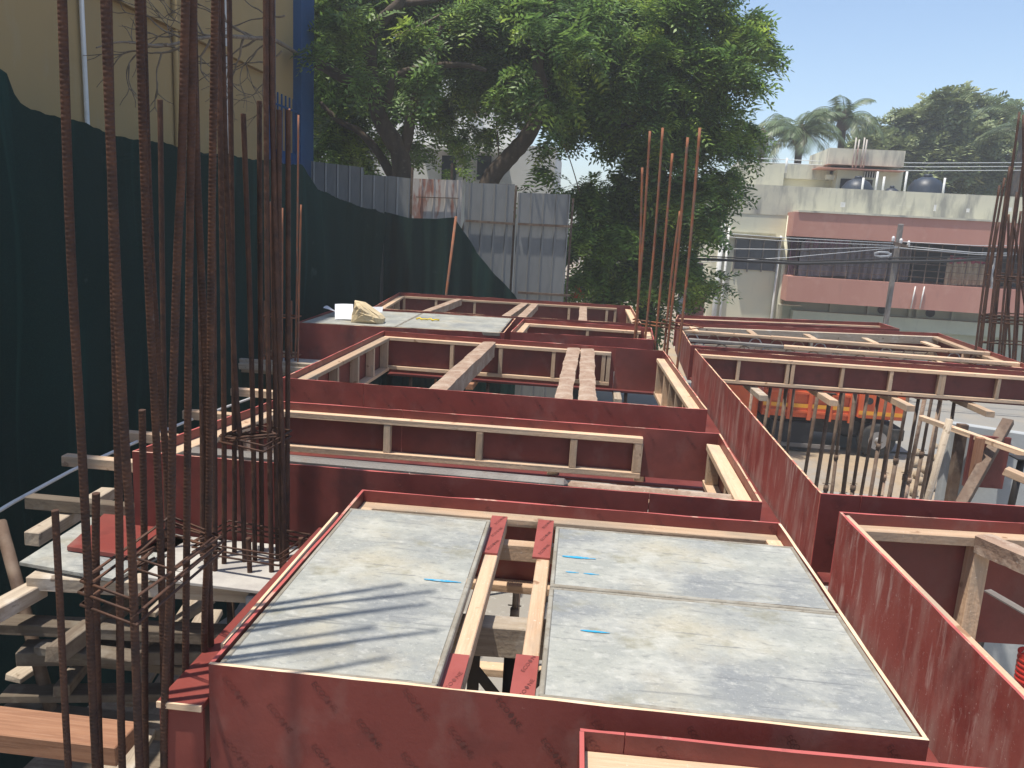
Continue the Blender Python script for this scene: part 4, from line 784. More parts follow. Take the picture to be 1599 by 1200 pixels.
uL = fpt(1112, 400)[0]; uB = fpt(1238, 350, 1.2)[0]; uW = fpt(1232, 400)[0]
zp = fpt(1300, 294)[1]; zr = zp-1.15
zA = fpt(1238, 331, 1.2)[1]; zB = fpt(1238, 369, 1.2)[1]; zC = fpt(1229, 431, 1.2)[1]; zD = fpt(1229, 470, 1.2)[1]
UR = 26.0
zsl = zD+.02
make('wall', fbox(MB(), uL, uW, GZ, zr, -8, 0), M['cream_wall'], fb)
make('upper_wall', fbox(MB(), uW+.001, UR, zB+.0, zr, -8, 0.0), M['cream_wall'], fb)
make('back_wall', fbox(MB(), uW+.001, UR, zD, zB-.001, -8, -1.4), M['dark'], fb)
make('lower_wall', fbox(MB(), uW+.001, UR, GZ, zD-.001, -8, -.05), M['green_wall'], fb)
make('parapet', fbox(MB(), uL-.02, UR+.02, zr+.001, zp, -8, .02), M['stained'], fb)
make('parapet_ledge', fbox(MB(), fpt(1240, 325, .4)[0], UR, zA+.001, zA+.07, .021, 1.35), M['stained'], fb)
make('upper_balcony_band', fbox(MB(), uB, UR, zB, zA, .022, 1.3), M['pink_wall'], fb)
uD = fpt(1229, 450, 1.3)[0]
make('lower_balcony_band', fbox(MB(), uD, UR, zD, zC, -1.399, 1.3), M['pink_wall'], fb)
mb = MB()
for k in range(42):
    u = uB+.3+k*.48; P = P0+U*u+NF*1.1; mb.bar(P+Vector((0, 0, zC)), P+Vector((0, 0, zB)), .03, .03, up=(0, 1, 0))
for z in np.linspace(zC+.25, zB-.3, 5):
    mb.bar(P0+U*(uB+.2)+NF*1.1+Vector((0, 0, z)), P0+U*UR+NF*1.1+Vector((0, 0, z)), .02, .02)
make('balcony_grille', mb, M['prop_steel'], fb)
def cloth(x0, y0, x1, y1, m, d=.9, slope=0, name='hanging_cloth', nn=16):
    c = [fpt(x0, y0, d), fpt(x1, y0+slope, d), fpt(x1, y1, d), fpt(x0, y1, d)]
    def fn(u, v):
        uu = c[0][0]+(c[1][0]-c[0][0])*u; zt = c[0][1]+(c[1][1]-c[0][1])*u; zb_ = c[3][1]+(c[2][1]-c[3][1])*u
        return P0+U*uu+NF*(d+.06*math.sin(u*nn*2.2))+Vector((0, 0, zt+(zb_-zt)*v))
    make(name, MB().grid(fn, nn*4, 6), M[m], fb)
cloth(1252, 377, 1330, 432, 'cloth_grey'); cloth(1330, 379, 1392, 436, 'cloth_grey', .85); cloth(1258, 374, 1328, 388, 'cloth_plum', .95)
cloth(1392, 382, 1426, 438, 'cloth_grey', .6); cloth(1480, 402, 1540, 446, 'cloth_tan', .95, 12); cloth(1484, 399, 1545, 412, 'cloth_red', 1.0, 12)
cloth(1236, 376, 1250, 430, 'cloth_plum', .7)
make('balcony_beam', fpx(1428, 376, 1446, 440, -.6, -.2), M['dark'], fb)
wn = make('window', fpx(1146, 373, 1212, 424, .0, .04), M['glass'], fb)
mb = MB()
for x in (1146, 1168, 1190, 1211): fpx(x, 374, x+2.2, 425, .041, .08, mb)
make('frame', mb, M['pipe_grey'], wn)
make('window_hood', fpx(1143, 367, 1226, 371, .001, .5), M['stained'], fb)
make('string_course', fpx(1140, 362, 1212, 365, .001, .06), M['stained'], fb)
for x, w in ((1121, 5), (1131, 2.5)): 
    a, b = fpt(x, 430, .1), fpt(x-4, 486, .1)
    make('drain_pipe', MB().tube([P0+U*a[0]+NF*.1+Vector((0, 0, zr-.4)), P0+U*a[0]+NF*.1+Vector((0, 0, GZ))], .02*w, 8), M['white_pipe'], fb)
a = fpt(1226, 400, .12); make('drain_pipe', MB().tube([P0+U*a[0]+NF*.12+Vector((0, 0, zr)), P0+U*a[0]+NF*.12+Vector((0, 0, GZ))], .10, 10), M['cream_wall'], fb)
a = fpt(1216, 400, .1); make('drain_pipe', MB().tube([P0+U*a[0]+NF*.12+Vector((0, 0, zB)), P0+U*a[0]+NF*.12+Vector((0, 0, GZ))], .05, 8), M['white_pipe'], fb)
for x in (1294, 1353, 1418, 1430, 1486, 1560): make('pilaster', fpx(x, 474, x+4.5, 512, -.049, .12), M['green_wall'], fb)
for x, y in ((1378, 484), (1453, 489)):
    u, z = fpt(x, y, .0); c = P0+U*u+NF*.0+Vector((0, 0, z))
    vs = [c + U*(.17*math.cos(t*math.pi/10)) + Vector((0, 0, .17*math.sin(t*math.pi/10))) + NF*s for s in (-.05, .012) for t in range(20)]
    make('round_vent', MB().add(vs, [tuple(range(20, 40))]+[(t, (t+1) % 20, 20+(t+1) % 20, 20+t) for t in range(20)]), M['dark'], fb)
make('floor_ledge', fpx(1236, 505, 1600, 509, -.04, .5), M['green_wall'], fb)
make('balcony_shelf', fpx(1216, 475, 1252, 479, .03, .4), M['stained'], fb)
for (x0, y0, x1, y1) in ((1400, 321, 1430, 322.5), (1400, 328, 1430, 329.5), (1313, 316, 1320, 324), (1459, 320, 1462, 330), (1510, 326, 1514, 332), (1569, 324, 1580, 331)):
    make('roof_bracket', fpx(x0, y0, x1, y1, .7, .76), M['white_pipe'], fb)
for x in (1424, 1438): 
    u, z = fpt(x, 470, 1.36); c = P0+U*u+NF*1.36; make('stand_pipe', MB().tube([c+Vector((0, 0, z-.3)), c+Vector((.05, 0, z+.55))], .025, 6), M['white_pipe'], fb)
# roof-top structures
make('stair_room_wall', fpx(1306, 262, 1409, 300, -5.5, -2.2), M['cream_wall'], fb)
make('roof_slab', fpx(1278, 262, 1414, 267, -5.8, -1.6), M['pink_wall'], fb)
make('water_tank_wall', fpx(1294, 231, 1413, 261.5, -5.6, -2.0), M['stained'], fb)
make('stair_room_door', fpx(1312, 279, 1362, 300, -2.199, -2.15), M['dark'], fb)
vt = make('ventilator', fpx(1350, 268, 1372, 278, -2.199, -2.12), M['dark'], fb)
mb = MB()
for x in range(1350, 1373, 4): fpx(x, 268, x+1, 278, -2.119, -2.08, mb)
make('fins', mb, M['white_pipe'], vt)
make('side_louvre', fpx(1290, 273, 1303, 281, -2.3, -2.15), M['stained'], fb)
make('side_room_wall', fpx(1219, 268, 1306, 300, -5.0, -3.0), M['cream_wall'], fb)
make('low_parapet_block', fpx(1219, 256, 1296, 282, -4.9, -2.8), M['stained'], fb)
make('left_block', fpx(1150, 253, 1224, 300, -5.0, -2.5), M['stained'], fb)
for k, x in enumerate((1331, 1336, 1344, 1348)):
    u, z = fpt(x, 262, -1.9); c = P0+U*u-NF*1.9; z1 = fpt(x, 215+3*(k % 2), -1.9)[1]
    make('starter_bar', MB().tube([c+Vector((0, 0, z)), c+Vector((0, 0, z1))], .03, 6), M['sheet_light'], fb)
for x, y0, y1 in ((1346, 278, 297), (1367, 268, 297), (1378, 276, 298), (1412, 268, 300), (1472, 278, 303), (1228, 247, 258)):
    u, z = fpt(x, y1, -.6); c = P0+U*u-NF*.6; z1 = fpt(x, y0, -.6)[1]
    make('roof_pipe', MB().tube([c+Vector((0, 0, z-.3)), c+Vector((0, 0, z1))], .045, 8), M['white_pipe'], fb)
def tank(px, py, w, h, lb):
    d = -1.2; u, z = fpt(px, py, d); u1 = fpt(px+w/2, py, d)[0]; R = u1-u; z1 = fpt(px, py-h, d)[1]; Ht = z1-zr; c = P0+U*u+NF*d
    t = thing('water_tank', lb, 'water tank', (c.x, c.y, zr), 'black rooftop water tanks')
    prof = [(R, 0)]
    zz = 0
    for k in range(5): prof += [(R, Ht*(.13*k+.02)), (R*1.03, Ht*(.13*k+.05)), (R*1.03, Ht*(.13*k+.09)), (R, Ht*(.13*k+.12))]
    prof += [(R*.98, Ht*.74), (R*.7, Ht*.88), (R*.3, Ht*.95)]
    make('barrel', MB().lathe((c.x, c.y, zr), prof), M['tank'], t); make('lid', MB().lathe((c.x, c.y, zr+Ht*.94), [(R*.25, 0), (R*.25, Ht*.05), (R*.18, Ht*.07)], 14), M['tank'], t)
tank(1338, 298, 50, 22, 'black water tank on the roof before the stair room door')
tank(1445, 302, 57, 29, 'larger black water tank on the roof right of the stair room')
tank(1392, 300, 30, 9, 'low black tank lid between the two rooftop tanks')
# ------------------------------------------------------------------ utility pole and wires
pb = aty(1382, 505, 28.0); pt = aty(1407, 350, 28.0)
up = thing('utility_pole', 'grey concrete utility pole with cross arm before the balconies', 'utility pole', (pb.x, 28, GZ), None)
make('shaft', MB().bar((pb.x, 28, GZ), pt, .15, .15, up=(0, 1, 0)), M['pipe_grey'], up, .02)
ca = aty(1394, 379, 27.8); cb = aty(1418, 386, 27.8)
make('cross_arm', MB().bar(ca, cb, .08, .08), M['prop_steel'], up)
for t in (0, .5, 1.0):
    c = ca.lerp(cb, t); make('insulator', MB().lathe((c.x, c.y, c.z+.03), [(.03, 0), (.06, .04), (.04, .08), (.06, .12), (.02, .18)], 10), M['white_plastic'], up)
make('service_coil', MB().tube([aty(1378+14*math.cos(t*.9), 396+4*math.sin(t*.9)+t*.2, 27.7) for t in range(16)], .018, 5), M['wire_pale'], up)
def wire(pts, r, m, lb, g='overhead wires'):
    solo('overhead_wire', MB().tube([aty(*p) for p in pts], r, 5), M[m], lb, 'wire', g)
wire([(1050, 404, 26.5), (1130, 406, 26.5), (1250, 412, 26.5), (1380, 409, 26.5), (1480, 408, 26.5), (1640, 398, 26.5)], .05, 'wire', 'thick black cable sagging before the window and balcony')
wire([(1040, 398, 26.8), (1180, 404, 26.8), (1250, 409, 26.8), (1400, 403, 26.8), (1640, 400, 26.8)], .022, 'wire', 'thin black cable just above the thick one')
for i, (a, b, c, lb) in enumerate([((1030, 356), (1395, 380), None, 'topmost pale wire left of the pole'), ((1030, 362), (1396, 384), None, 'second pale wire left of the pole'), ((1060, 388), (1402, 386), None, 'pale wire level with the window top'), ((1060, 412), (1402, 387), None, 'pale wire crossing the window middle'), ((1418, 385), (1640, 400), None, 'upper pale wire right of the pole'), ((1404, 388), (1640, 396), None, 'lower pale wire right of the pole'), ((1410, 378), (1640, 384), None, 'highest pale wire right of the pole'), ((1404, 387), (1640, 402), None, 'lowest pale wire right of the pole')]):
    wire([(a[0], a[1], 27.7), ((a[0]+b[0])/2, (a[1]+b[1])/2+3, 27.7), (b[0], b[1], 27.7)], .012, 'wire_pale', lb)
for i, y in enumerate((252, 258, 264)): wire([(1150, y-6, 36), (1300, y+1, 36), (1450, y+3, 36), (1640, y+2, 36)], .016, 'wire_pale', ['upper', 'middle', 'lower'][i] + ' thin wire high above the rooftop tanks')
# ------------------------------------------------------------------ truck
ty = 20.6; wc = aty(1369, 690, ty)
tr = thing('tipper_truck', 'orange tipper truck parked on the sandy ground beyond the posts', 'truck', (wc.x-2, ty, GZ), None)
xe = aty(1413, 650, ty).x; zb_ = aty(1290, 655, ty).z; zs = aty(1290, 636, ty).z; x0 = xe-3.6
ztop = zb_+1.25
make('cargo_side', MB().box(x0, xe-1.25, ty, ty+.06, zb_, ztop), M['orange'], tr, .01)
mb = MB(); x = x0+.1
while x < xe-1.3: mb.box(x, x+.10, ty-.07, ty-.001, zb_-.05, ztop); x += .52
for z in (zb_+.12, zb_+.62, zb_+1.1): mb.box(x0, xe-1.25, ty-.05, ty-.002, z, z+.07)
make('side_ribs', mb, M['orange'], tr, .006)
make('reflective_strip', MB().box(x0, xe-1.3, ty-.056, ty-.051, zs-.05, zs+.05), M['yellow'], tr)
make('end_panel', MB().box(xe-1.2, xe, ty-.06, ty+2.2, zb_+.10, ztop), M['orange'], tr, .04)
make('end_strip', MB().box(xe-1.18, xe-.01, ty-.068, ty-.062, zs-.12, zs-.02), M['yellow'], tr)
make('filler_cap', MB().lathe((xe-.95, ty-.06, zs+.25), [(.09, 0), (.09, -.03)], 16, 'y'), M['rubber'], tr)
make('cargo_bed', MB().box(x0, xe-1.25, ty+.07, ty+2.2, zb_, zb_+.5), M['orange'], tr)
make('cab', MB().box(x0-1.15, x0-.1, ty-.02, ty+2.2, zb_-.3, ztop+.35), M['orange'], tr, .08)
make('chassis', MB().box(x0-1.0, xe-.3, ty+.3, ty+1.9, zb_-.42, zb_-.06), M['rubber'], tr)
make('side_guard', MB().box(x0+.5, xe-1.5, ty+.0, ty+.05, zb_-.80, zb_-.70), M['pipe_grey'], tr)
make('tank_box', MB().box(x0+.3, x0+1.3, ty+.05, ty+.5, zb_-.9, zb_-.15), M['dark'], tr)
make('bumper', MB().box(xe-.28, xe+.02, ty-.1, ty+2.2, zb_-.42, zb_-.12), M['rubber'], tr, .02)
def wheel(x, y):
    w = make('wheel', MB().lathe((x, y, GZ+.47), [(.22, .0), (.40, -.02), (.46, .02), (.47, .10), (.47, .18), (.46, .24), (.40, .28), (.22, .26)], 30, 'y'), M['rubber'], tr)
    make('rim', MB().lathe((x, y, GZ+.47), [(.24, -.012), (.22, .0), (.17, .05), (.10, .05), (.09, -.02), (.0001, -.03)], 24, 'y'), M['rim'], w)
    mb = MB()
    for k in range(6): a = k*math.pi/3; mb.lathe((x+.14*math.cos(a), y+.04, GZ+.47+.14*math.sin(a)), [(.018, 0), (.018, -.03)], 8, 'y')
    make('wheel_nuts', mb, M['rim'], w)
wheel(wc.x, ty-.05); wheel(x0-.5, ty-.05); wheel(wc.x, ty+1.9); wheel(x0-.5, ty+1.9)
# small orange vehicle far off
p = aty(898, 462, 22.0); ar = thing('auto_rickshaw', 'small orange vehicle with a bright headlamp glimpsed right of the metal sheets', 'vehicle', (p.x, 22, GZ), None)
make('body', MB().lathe((p.x, 22.6, GZ+.4), [(.55, 0), (.62, .3), (.6, 1.0), (.5, 1.9), (.35, 2.3)], 12), M['rubber'], ar)
make('front_panel', MB().bar(aty(892, 461, 21.95), aty(912, 462, 21.95), .06, .16), M['orange'], ar, .02)
make('roof_lamp', MB().bar(aty(896, 449, 21.95), aty(904, 449, 21.95), .06, .16), M['orange'], ar, .02)
make('mirror_arm', MB().bar(aty(903, 448, 21.95), aty(908, 457, 21.95), .04, .05), M['orange'], ar)
q = aty(894, 454, 21.9); make('headlamp', MB().lathe((q.x, 21.9, q.z), [(.10, 0), (.10, -.03), (.06, -.07), (.001, -.085)], 14, 'y'), M['head'], ar)
make('windscreen', MB().bar(aty(890, 453, 21.97), aty(913, 455, 21.97), .04, .22), M['glass'], ar)
# small pink lean-to with stacked chairs behind column 4
pk = thing('lean_to', 'small salmon walled lean-to at the foot of the tree, left of the apartment block', 'shed', tuple(aty(1088, 480, 26)), None)
make('frame_post', MB().bar(aty(1095, 432, 26), aty(1090, 500, 26), .30, .2, up=(0, 1, 0)), M['pink_wall'], pk)
make('roof_strut', MB().bar(aty(1068, 420, 26), aty(1097, 455, 26), .12, .1), M['wood_brown'], pk)
make('back_panel', MB().bar(aty(1060, 450, 26.6), aty(1094, 452, 26.6), .1, 1.7), M['cloth_plum'], pk)
make('base_wall', MB().bar(aty(1055, 500, 25.9), aty(1096, 502, 25.9), .2, .45), M['pink_wall'], pk)
make('white_crate', MB().bar(aty(1064, 463, 25.8), aty(1064, 490, 25.8), .22, .2, up=(0, 1, 0)), M['white_plastic'], pk, .02)
# white house behind the trees
wh = thing('white_house', 'white house glimpsed behind the tree trunks', 'building', (-8, 31, GZ), None)
a = aty(470, 250, 31); b = aty(865, 290, 31)
make('wall', MB().box(a.x, b.x, 31, 38, GZ, aty(700, 222, 31).z), M['white_wall'], wh)
make('upper_wall', MB().box(aty(520, 200, 31).x, aty(800, 200, 31).x, 32.5, 38, aty(700, 222, 31).z+.01, aty(700, 90, 31).z), M['white_wall'], wh)
z = aty(700, 238, 31).z; make('sunshade', MB().box(aty(660, 238, 31).x, aty(790, 238, 31).x, 30.2, 30.999, z, z+.15), M['white_wall'], wh)
make('brick_panel', MB().bar(aty(732, 168, 32.4), aty(748, 169, 32.4), .1, .4), M['brick'], wh)
for x in (560, 690, 745): make('window', MB().bar(aty(x, 262, 30.98), aty(x+22, 263, 30.98), .06, .9), M['glass'], wh)
# ------------------------------------------------------------------ foliage
def fronds(name, clumps, parent, m, per=120, L=.42, nl=8, lw=.030, ll=.105, droop=.55, seed=1, fill=.9):
    """clumps: (x,y,z,rx,ry,rz).  Every frond is a row of leaflet quads"""
    g = np.random.default_rng(seed); pos = []; nout = []
    for (x, y, z, rx, ry, rz, w) in clumps:
        n = int(per*w); d = g.normal(size=(n, 3)); d /= np.linalg.norm(d, axis=1)[:, None]
        # sub-clumps make uneven light and dark tufts
        k = max(3, n//26); tuft = g.normal(size=(k, 3)); tuft /= np.linalg.norm(tuft, axis=1)[:, None]
        rad = g.uniform(.25, 1.0, size=(k, 1))**.6; tc = tuft*rad
        idx = g.integers(0, k, n); pp = tc[idx] + g.normal(scale=.17, size=(n, 3))
        pos.append(pp*np.array([rx, ry, rz])*fill + np.array([x, y, z])); nout.append(d*.55 + tc[idx])
    pos = np.vstack(pos); nout = np.vstack(nout); N = len(pos)
    dr = nout/np.maximum(np.linalg.norm(nout, axis=1)[:, None], 1e-6); dr[:, 2] = dr[:, 2]*.5 - droop*g.uniform(.2, 1.3, N); dr /= np.linalg.norm(dr, axis=1)[:, None]
    side = np.cross(dr, np.array([0, 0, 1.0]) + g.normal(scale=.35, size=(N, 3))); side /= np.linalg.norm(side, axis=1)[:, None]
    nrm = np.cross(side, dr)
    LL = L*g.uniform(.6, 1.25, N); V = np.empty((N, nl*2, 4, 3), dtype=np.float32)
    for i in range(nl):
        t = (i+.6)/nl; base = pos + dr*(LL*t)[:, None] + np.array([0, 0, -1.0])*(LL*t*t*.25)[:, None]
        sz = ll*(1-.45*abs(t-.45))*LL/L
        for s, sg in enumerate((-1, 1)):
            ld = side*sg*.86 + dr*.5 - nrm*.25*g.uniform(-.5, 1.2, N)[:, None]; wv = np.cross(ld, nrm); wv /= np.linalg.norm(wv, axis=1)[:, None]
            a = base; tip = base + ld*sz[:, None]; mid = base + ld*(sz*.45)[:, None]; w2 = wv*(lw/2*LL/L)[:, None]
            V[:, i*2+s, 0] = a; V[:, i*2+s, 1] = mid + w2; V[:, i*2+s, 2] = tip; V[:, i*2+s, 3] = mid - w2
    V = V.reshape(-1, 3) - np.array(world_loc(parent), dtype=np.float32); nf = len(V)//4
    me = bpy.data.meshes.new(name); me.vertices.add(len(V)); me.vertices.foreach_set('co', V.ravel())
    me.loops.add(nf*4); me.loops.foreach_set('vertex_index', np.arange(nf*4, dtype=np.int32)); me.polygons.add(nf)
    me.polygons.foreach_set('loop_start', np.arange(0, nf*4, 4, dtype=np.int32)); me.polygons.foreach_set('loop_total', np.full(nf, 4, dtype=np.int32))
    me.update(calc_edges=True); me.materials.append(M[m]); o = bpy.data.objects.new(name, me); COL.objects.link(o); o.parent = parent; return o
def limb(root, pts, y, r0, r1, name='limb', m='bark', ys=None):
    P = [aty(a, b, y if ys is None else ys[i]) for i, (a, b) in enumerate(pts)]; Q = []
    for i in range(len(P)-1):
        p0 = P[max(i-1, 0)]; p1 = P[i]; p2 = P[i+1]; p3 = P[min(i+2, len(P)-1)]
        for s in range(5): t = s/5; Q.append(.5*((2*p1)+(p2-p0)*t+(2*p0-5*p1+4*p2-p3)*t*t+(3*p1-p0-3*p2+p3)*t**3))
    Q.append(P[-1]); N = len(Q)
    make(name, MB().tube(Q, [(r0+(r1-r0)*i/(N-1))*random.uniform(.93, 1.07) for i in range(N)], 9 if r0 > .05 else 5), M[m], root)
def cl(lst, y, spread=1.5, seed=0, flat=1.0):
    g = random.Random(seed); out = []
    for (a, b, r, *w) in lst:
        yy = y + g.uniform(-spread, spread); p = aty(a, b, yy); R = r/FPX*yy; out.append((p.x, p.y, p.z, R, R*1.1, R*.9*flat, (w[0] if w else 1.0)*(R/1.0)**2))
    return out
t1 = thing('large_tree', 'large fork trunked tree with feathery leaves behind the metal sheets', 'tree', (aty(628, 277, 20.5).x, 20.5, GZ), 'feathery leaved trees')
limb(t1, [(640, 620), (634, 400), (628, 277), (622, 236), (596, 192), (585, 152), (578, 101), (581, 54), (606, 22), (626, 0), (640, -60)], 19.3, .27, .10, 'trunk')
limb(t1, [(592, 188), (580, 150), (541, 125), (507, 105), (470, 90), (430, 66)], 19.2, .18, .08)
limb(t1, [(628, 240), (637, 210), (643, 169), (656, 132), (668, 90), (690, 40)], 19.4, .16, .06)
limb(t1, [(604, 160), (616, 125), (649, 108), (716, 101), (760, 110)], 19.3, .12, .05)
limb(t1, [(612, 276), (590, 238), (560, 205), (530, 190), (500, 160)], 19.6, .12, .05)
limb(t1, [(585, 60), (540, 20), (500, -20)], 20.6, .10, .04); limb(t1, [(620, 6), (680, 0), (740, -20)], 20.2, .09, .04)
limb(t1, [(618, 58), (650, 44), (690, 22)], 19.8, .05, .02, m='twig')
c_ = cl([(450, 20, 55, .6), (510, 30, 60), (575, 25, 55), (640, 40, 55), (700, 30, 60), (500, 95, 45, .8), (545, 80, 45), (515, 170, 45), (560, 210, 45), (520, 215, 40), (600, 110, 40, .8), (660, 90, 45), (700, 140, 40, .6), (655, 190, 26, .6), (720, 100, 45), (560, 160, 40), (500, 130, 35), (735, 205, 24, .6), (480, -50, 70), (580, -60, 80), (680, -60, 80), (545, 245, 25, .6), (655, 250, 18, .5), (760, 60, 50), (630, 150, 40, .6), (700, 265, 14, .5)], 21.6, 1.5, 3) + cl([(600, 40, 45, .4), (655, 70, 42, .5), (560, 110, 34, .5), (690, 110, 34, .5), (520, 60, 45, .5), (620, 130, 26, .4)], 18.4, .5, 6)
fronds('crown', c_, t1, 'leaf', per=400, L=.56, ll=.19, lw=.062, nl=6, seed=5)
# bare dry branches reaching left
rd = random.Random(4)
def twigs(root, a, b, y, depth, r):
    x, yv = a; ang = b
    if depth == 0 or r < .004: return
    pts = [(x, yv)]; L = rd.uniform(22, 48)*(.75+.1*depth)
    for k in range(3): ang += rd.uniform(-.35, .35); x += math.cos(ang)*L/3; yv += math.sin(ang)*L/3; pts.append((x, yv))
    limb(root, pts, y, r, r*.6, 'dry_twig', 'twig')
    for s in range(2 if depth > 1 else 1): twigs(root, (x, yv), ang + rd.uniform(-.8, .8), y, depth-1, r*.68)
for (a, an, yy) in (((430, 64), math.pi*.98, 13.2), ((400, 60), math.pi*1.08, 12.6), ((400, 60), math.pi*.88, 12.6), ((350, 57), math.pi*.95, 11.2), ((350, 57), math.pi*1.12, 11.2), ((300, 62), math.pi*.86, 10.2), ((300, 62), math.pi*1.05, 10.2), ((262, 70), math.pi*.95, 9.6), ((445, 25), math.pi*.95, 13.4), ((380, 60), math.pi*.65, 12.0), ((330, 60), math.pi*.6, 10.8), ((440, 80), math.pi*.75, 13.3), ((390, 60), math.pi*1.3, 12.2)):
    twigs(t1, a, an, yy, 4, .020)
limb(t1, [(470, 88), (450, 75), (425, 62), (395, 60), (350, 57), (300, 62), (255, 72), (190, 66), (150, 75)], 17, .045, .007, 'dry_twig', 'twig', ys=[18.6, 16, 13.2, 12.5, 11.2, 10.2, 9.6, 9.0, 8.7])
t2 = thing('large_tree', 'leaning tree whose feathery crown hangs over the right half of the site', 'tree', (aty(764, 284, 21).x, 21, GZ), 'feathery leaved trees')
limb(t2, [(690, 560), (730, 380), (764, 284), (791, 250), (821, 216), (838, 182), (845, 135), (840, 101), (850, 40), (870, -30)], 19.6, .27, .10, 'trunk')
limb(t2, [(842, 140), (870, 110), (930, 90), (1000, 70), (1080, 60)], 21, .13, .04); limb(t2, [(838, 180), (880, 190), (950, 200), (1020, 190), (1100, 200)], 21.4, .12, .03)
limb(t2, [(845, 150), (820, 100), (780, 60)], 21.2, .09, .03); limb(t2, [(950, 200), (990, 260), (1010, 340), (1020, 420)], 21.6, .07, .02)
limb(t2, [(905, 300), (890, 250), (870, 200)], 20, .015, .01, m='twig'); limb(t2, [(780, 260), (776, 200), (770, 140)], 20, .02, .01, m='twig')
lst = [(760, 30, 60), (820, 40, 60), (880, 40, 62), (940, 40, 62), (1000, 35, 62), (1060, 40, 60), (1115, 40, 48), (1150, 70, 38), (1180, 85, 22, .8), (1165, 20, 30, .8), (790, 110, 45), (850, 110, 50), (910, 110, 55), (970, 110, 58), (1030, 115, 58), (1090, 120, 55), (1140, 130, 42), (800, 180, 30, .7), (880, 170, 45), (940, 175, 40), (1000, 180, 50), (1060, 190, 52), (1115, 195, 48), (1148, 190, 28), (1168, 178, 14, .9), (1160, 225, 14, .7), (870, 235, 28, .8), (1000, 250, 42), (1050, 260, 50), (1100, 260, 42), (1135, 255, 24), (930, 285, 40), (985, 310, 45), (1040, 325, 50), (1085, 320, 40), (1118, 305, 26), (1140, 300, 14, .8), (905, 340, 32), (950, 360, 40), (1010, 385, 42), (1060, 385, 36), (1088, 370, 22), (915, 400, 30), (960, 425, 35), (1010, 440, 35), (1065, 435, 24), (1085, 425, 18), (1122, 444, 11, 2), (1106, 442, 10, 2), (900, 440, 20, .6), (800, -50, 80), (920, -50, 80), (1040, -50, 80), (1120, -40, 50), (845, 265, 20, .6), (830, 300, 14, .6), (1195, 98, 12, .8), (1190, 55, 16, .8)]
fronds('crown', cl(lst, 21.2, 1.5, 8) + cl([(850, 50, 45, .5), (845, 110, 36, .5), (800, 120, 34, .4), (900, 90, 40, .5), (870, 160, 24, .4)], 18.6, .5, 7), t2, 'leaf', per=460, L=.58, ll=.19, lw=.062, nl=6, seed=9)
t3 = thing('shade_tree', 'dark dense tree filling the gap behind the leaning tree', 'tree', (aty(1000, 380, 25).x, 25.5, GZ), None)
limb(t3, [(1015, 560), (1008, 450), (1000, 360), (1010, 280), (1030, 220)], 25.5, .3, .12, 'trunk')
limb(t3, [(1003, 380), (960, 330), (920, 300)], 25.5, .12, .05)
fronds('crown', cl([(1000, 120, 80), (1020, 230, 60), (920, 320, 50), (980, 330, 65), (1040, 340, 60), (920, 410, 50), (980, 420, 55), (1030, 420, 45), (880, 60, 80), (780, 60, 80), (900, 150, 50), (960, 470, 40), (1020, 480, 45), (905, 470, 30)], 25.5, 1.2, 12), t3, 'leaf', per=240, L=.65, ll=.2, lw=.08, nl=6, seed=21)
t5 = thing('shade_tree', 'dark tree behind the left trunk, between the blue pillar and white house', 'tree', (aty(540, 200, 26).x, 26, GZ), None)
limb(t5, [(560, 400), (556, 260), (550, 160), (560, 60)], 26, .25, .1, 'trunk'); 
fronds('crown', cl([(500, 60, 70), (580, 60, 75), (660, 60, 70), (520, 150, 55), (590, 150, 50), (510, 215, 35), (740, 50, 50), (670, 160, 34), (720, 150, 30), (760, 130, 30), (640, 215, 22), (700, 205, 26), (765, 200, 20), (790, 150, 24), (720, 245, 12)], 26, 1.0, 14), t5, 'leaf', per=330, L=.65, ll=.2, lw=.08, nl=6, seed=22)
# far round tree(s)
t4 = thing('mango_tree', 'broad dull green tree behind the rooftop tanks', 'tree', (aty(1480, 300, 50).x, 50, GZ), None)
limb(t4, [(1470, 420), (1470, 300), (1475, 240), (1480, 200)], 50, .6, .3, 'trunk'); limb(t4, [(1474, 250), (1430, 225), (1390, 215)], 50, .3, .12); limb(t4, [(1474, 250), (1530, 220), (1570, 210)], 50, .3, .12)
fronds('crown', cl([(1480, 185, 38), (1440, 190, 34), (1520, 185, 32), (1400, 215, 34), (1360, 225, 26), (1450, 225, 42), (1510, 225, 42), (1400, 250, 36), (1560, 205, 36), (1590, 230, 40), (1560, 250, 36), (1480, 260, 40), (1430, 270, 32), (1530, 280, 34), (1580, 285, 30), (1350, 240, 22), (1480, 165, 22), (1340, 230, 14), (1640, 220, 45), (1375, 205, 16), (1545, 182, 14)], 50, 2.0, 5), t4, 'leaf_far', per=300, L=.75, ll=.34, lw=.17, nl=4, seed=31, droop=.3)
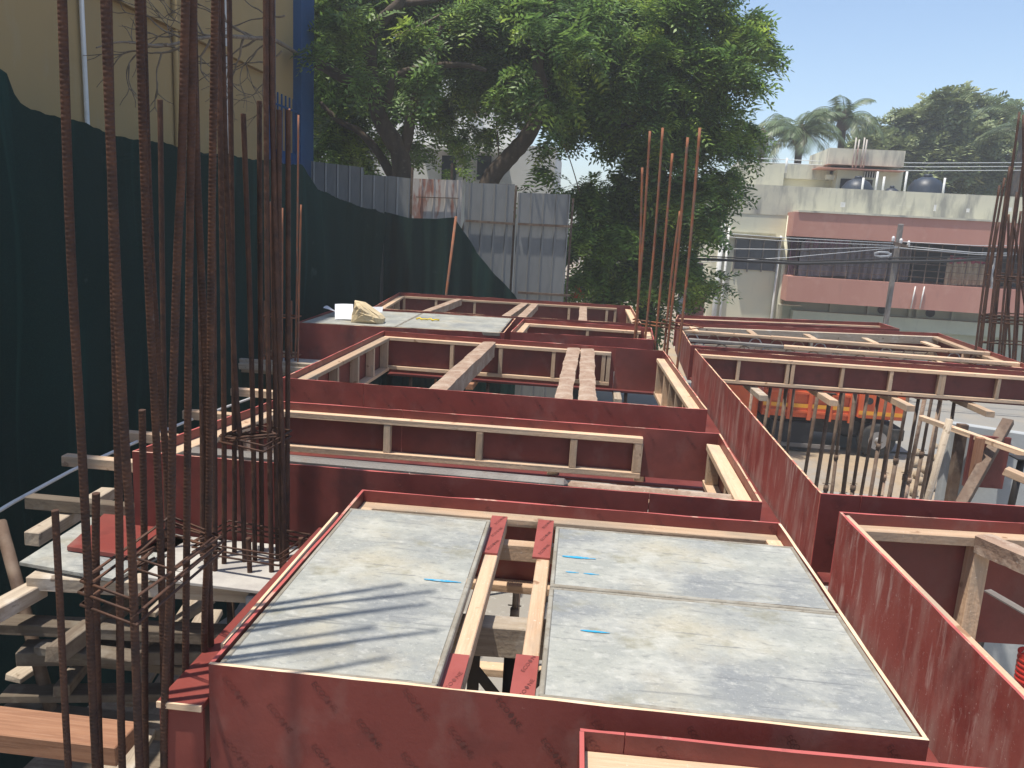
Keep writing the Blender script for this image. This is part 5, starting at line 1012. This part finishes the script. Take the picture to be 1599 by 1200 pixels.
# palms
def palm(px, py, y, R, label, nf=17, base=None, seed=0):
    g = random.Random(seed); c = aty(px, py, y); root = thing('coconut_palm', label, 'palm tree', (c.x, y, GZ), 'coconut palms')
    make('trunk', MB().tube([(c.x+.3, y, GZ), (c.x+.1, y, (GZ+c.z)/2), (c.x, y, c.z-.2)], [.3, .22, .17], 8), M['bark'], root)
    for k in range(nf):
        az = 2*math.pi*k/nf + g.uniform(-.2, .2); el = g.uniform(.05, 1.5); L = R*g.uniform(.85, 1.1); mb = MB(); d = Vector((math.cos(az), math.sin(az), 0)); sd_ = Vector((-d.y, d.x, 0))
        P = []; p = Vector(c); a = el
        for s in range(13): P.append(p.copy()); p = p + (d*math.cos(a)+Vector((0, 0, math.sin(a))))*(L/12); a -= (.10+.06*s/12)*1.25
        mb.tube(P, [.035*(1-s/14) for s in range(13)], 4)
        for s in range(1, 26):
            t = s/26*12; i = int(t); q = P[i].lerp(P[min(i+1, 12)], t-i); ax = (P[min(i+1, 12)]-P[i]).normalized(); ln = R*.34*math.sin(math.pi*min(1, .12+.88*s/26))**.6*g.uniform(.8, 1.1)
            for sg in (-1, 1):
                e = q + (sd_*sg*.75 + ax*.55 + Vector((0, 0, -.55)))*ln; m_ = q.lerp(e, .45)+Vector((0, 0, .05)); w = ax*.045
                mb.add([q, m_+w, e, m_-w], [(0, 1, 2, 3)])
        make('frond', mb, M['palm'], root)
    make('crown_heart', MB().lathe((c.x, c.y, c.z-.6), [(.15, 0), (.38, .3), (.3, .8), (.05, 1.2)], 10), M['bark'], root)
palm(1250, 212, 42, 2.5, 'coconut palm left of the rooftop stair room', seed=1)
palm(1318, 188, 46, 2.6, 'tallest coconut palm above the rooftop stair room', seed=2)
palm(1190, 218, 44, 2.5, 'coconut palm half hidden by the leaning tree', seed=3)
palm(1600, 205, 44, 3.0, 'coconut palm at the right edge behind the dense rebars', nf=12, seed=6)
# rubble & small things on the ground seen through the open frame
for k in range(9):
    p = at(1425+random.uniform(-12, 40), 700+k*9, GZ+.05); 
    solo('rubble_stone', MB().lathe((p.x, p.y, GZ+.03), [(.09, 0), (.13*random.uniform(.7, 1.3), .05), (.10, .12), (.03, .16)], 6), M['dirt'], 'small rough stone on the sandy ground among the posts', 'stone', 'stones on the sandy ground')
# ------------------------------------------------------------------ thin haze volume added to imitate a milky lens glare
hm = bpy.data.materials.new('glare_haze'); hm.use_nodes = True; hn = hm.node_tree; hn.nodes.clear()
ho = hn.nodes.new('ShaderNodeOutputMaterial'); hv = hn.nodes.new('ShaderNodeVolumePrincipled'); hv.inputs['Density'].default_value = 0.0028
hv.inputs['Color'].default_value = (0.93, 0.95, 0.97, 1); hv.inputs['Anisotropy'].default_value = 0.2; hn.links.new(hv.outputs[0], ho.inputs['Volume'])
o = make('haze', MB().box(-151, 151, -41, 251, GZ-1.2, 15), hm); tag(o, kind='stuff'); tag(o, 'thin pale haze volume added in place of lens glare', 'haze')
S.render.engine = 'CYCLES'
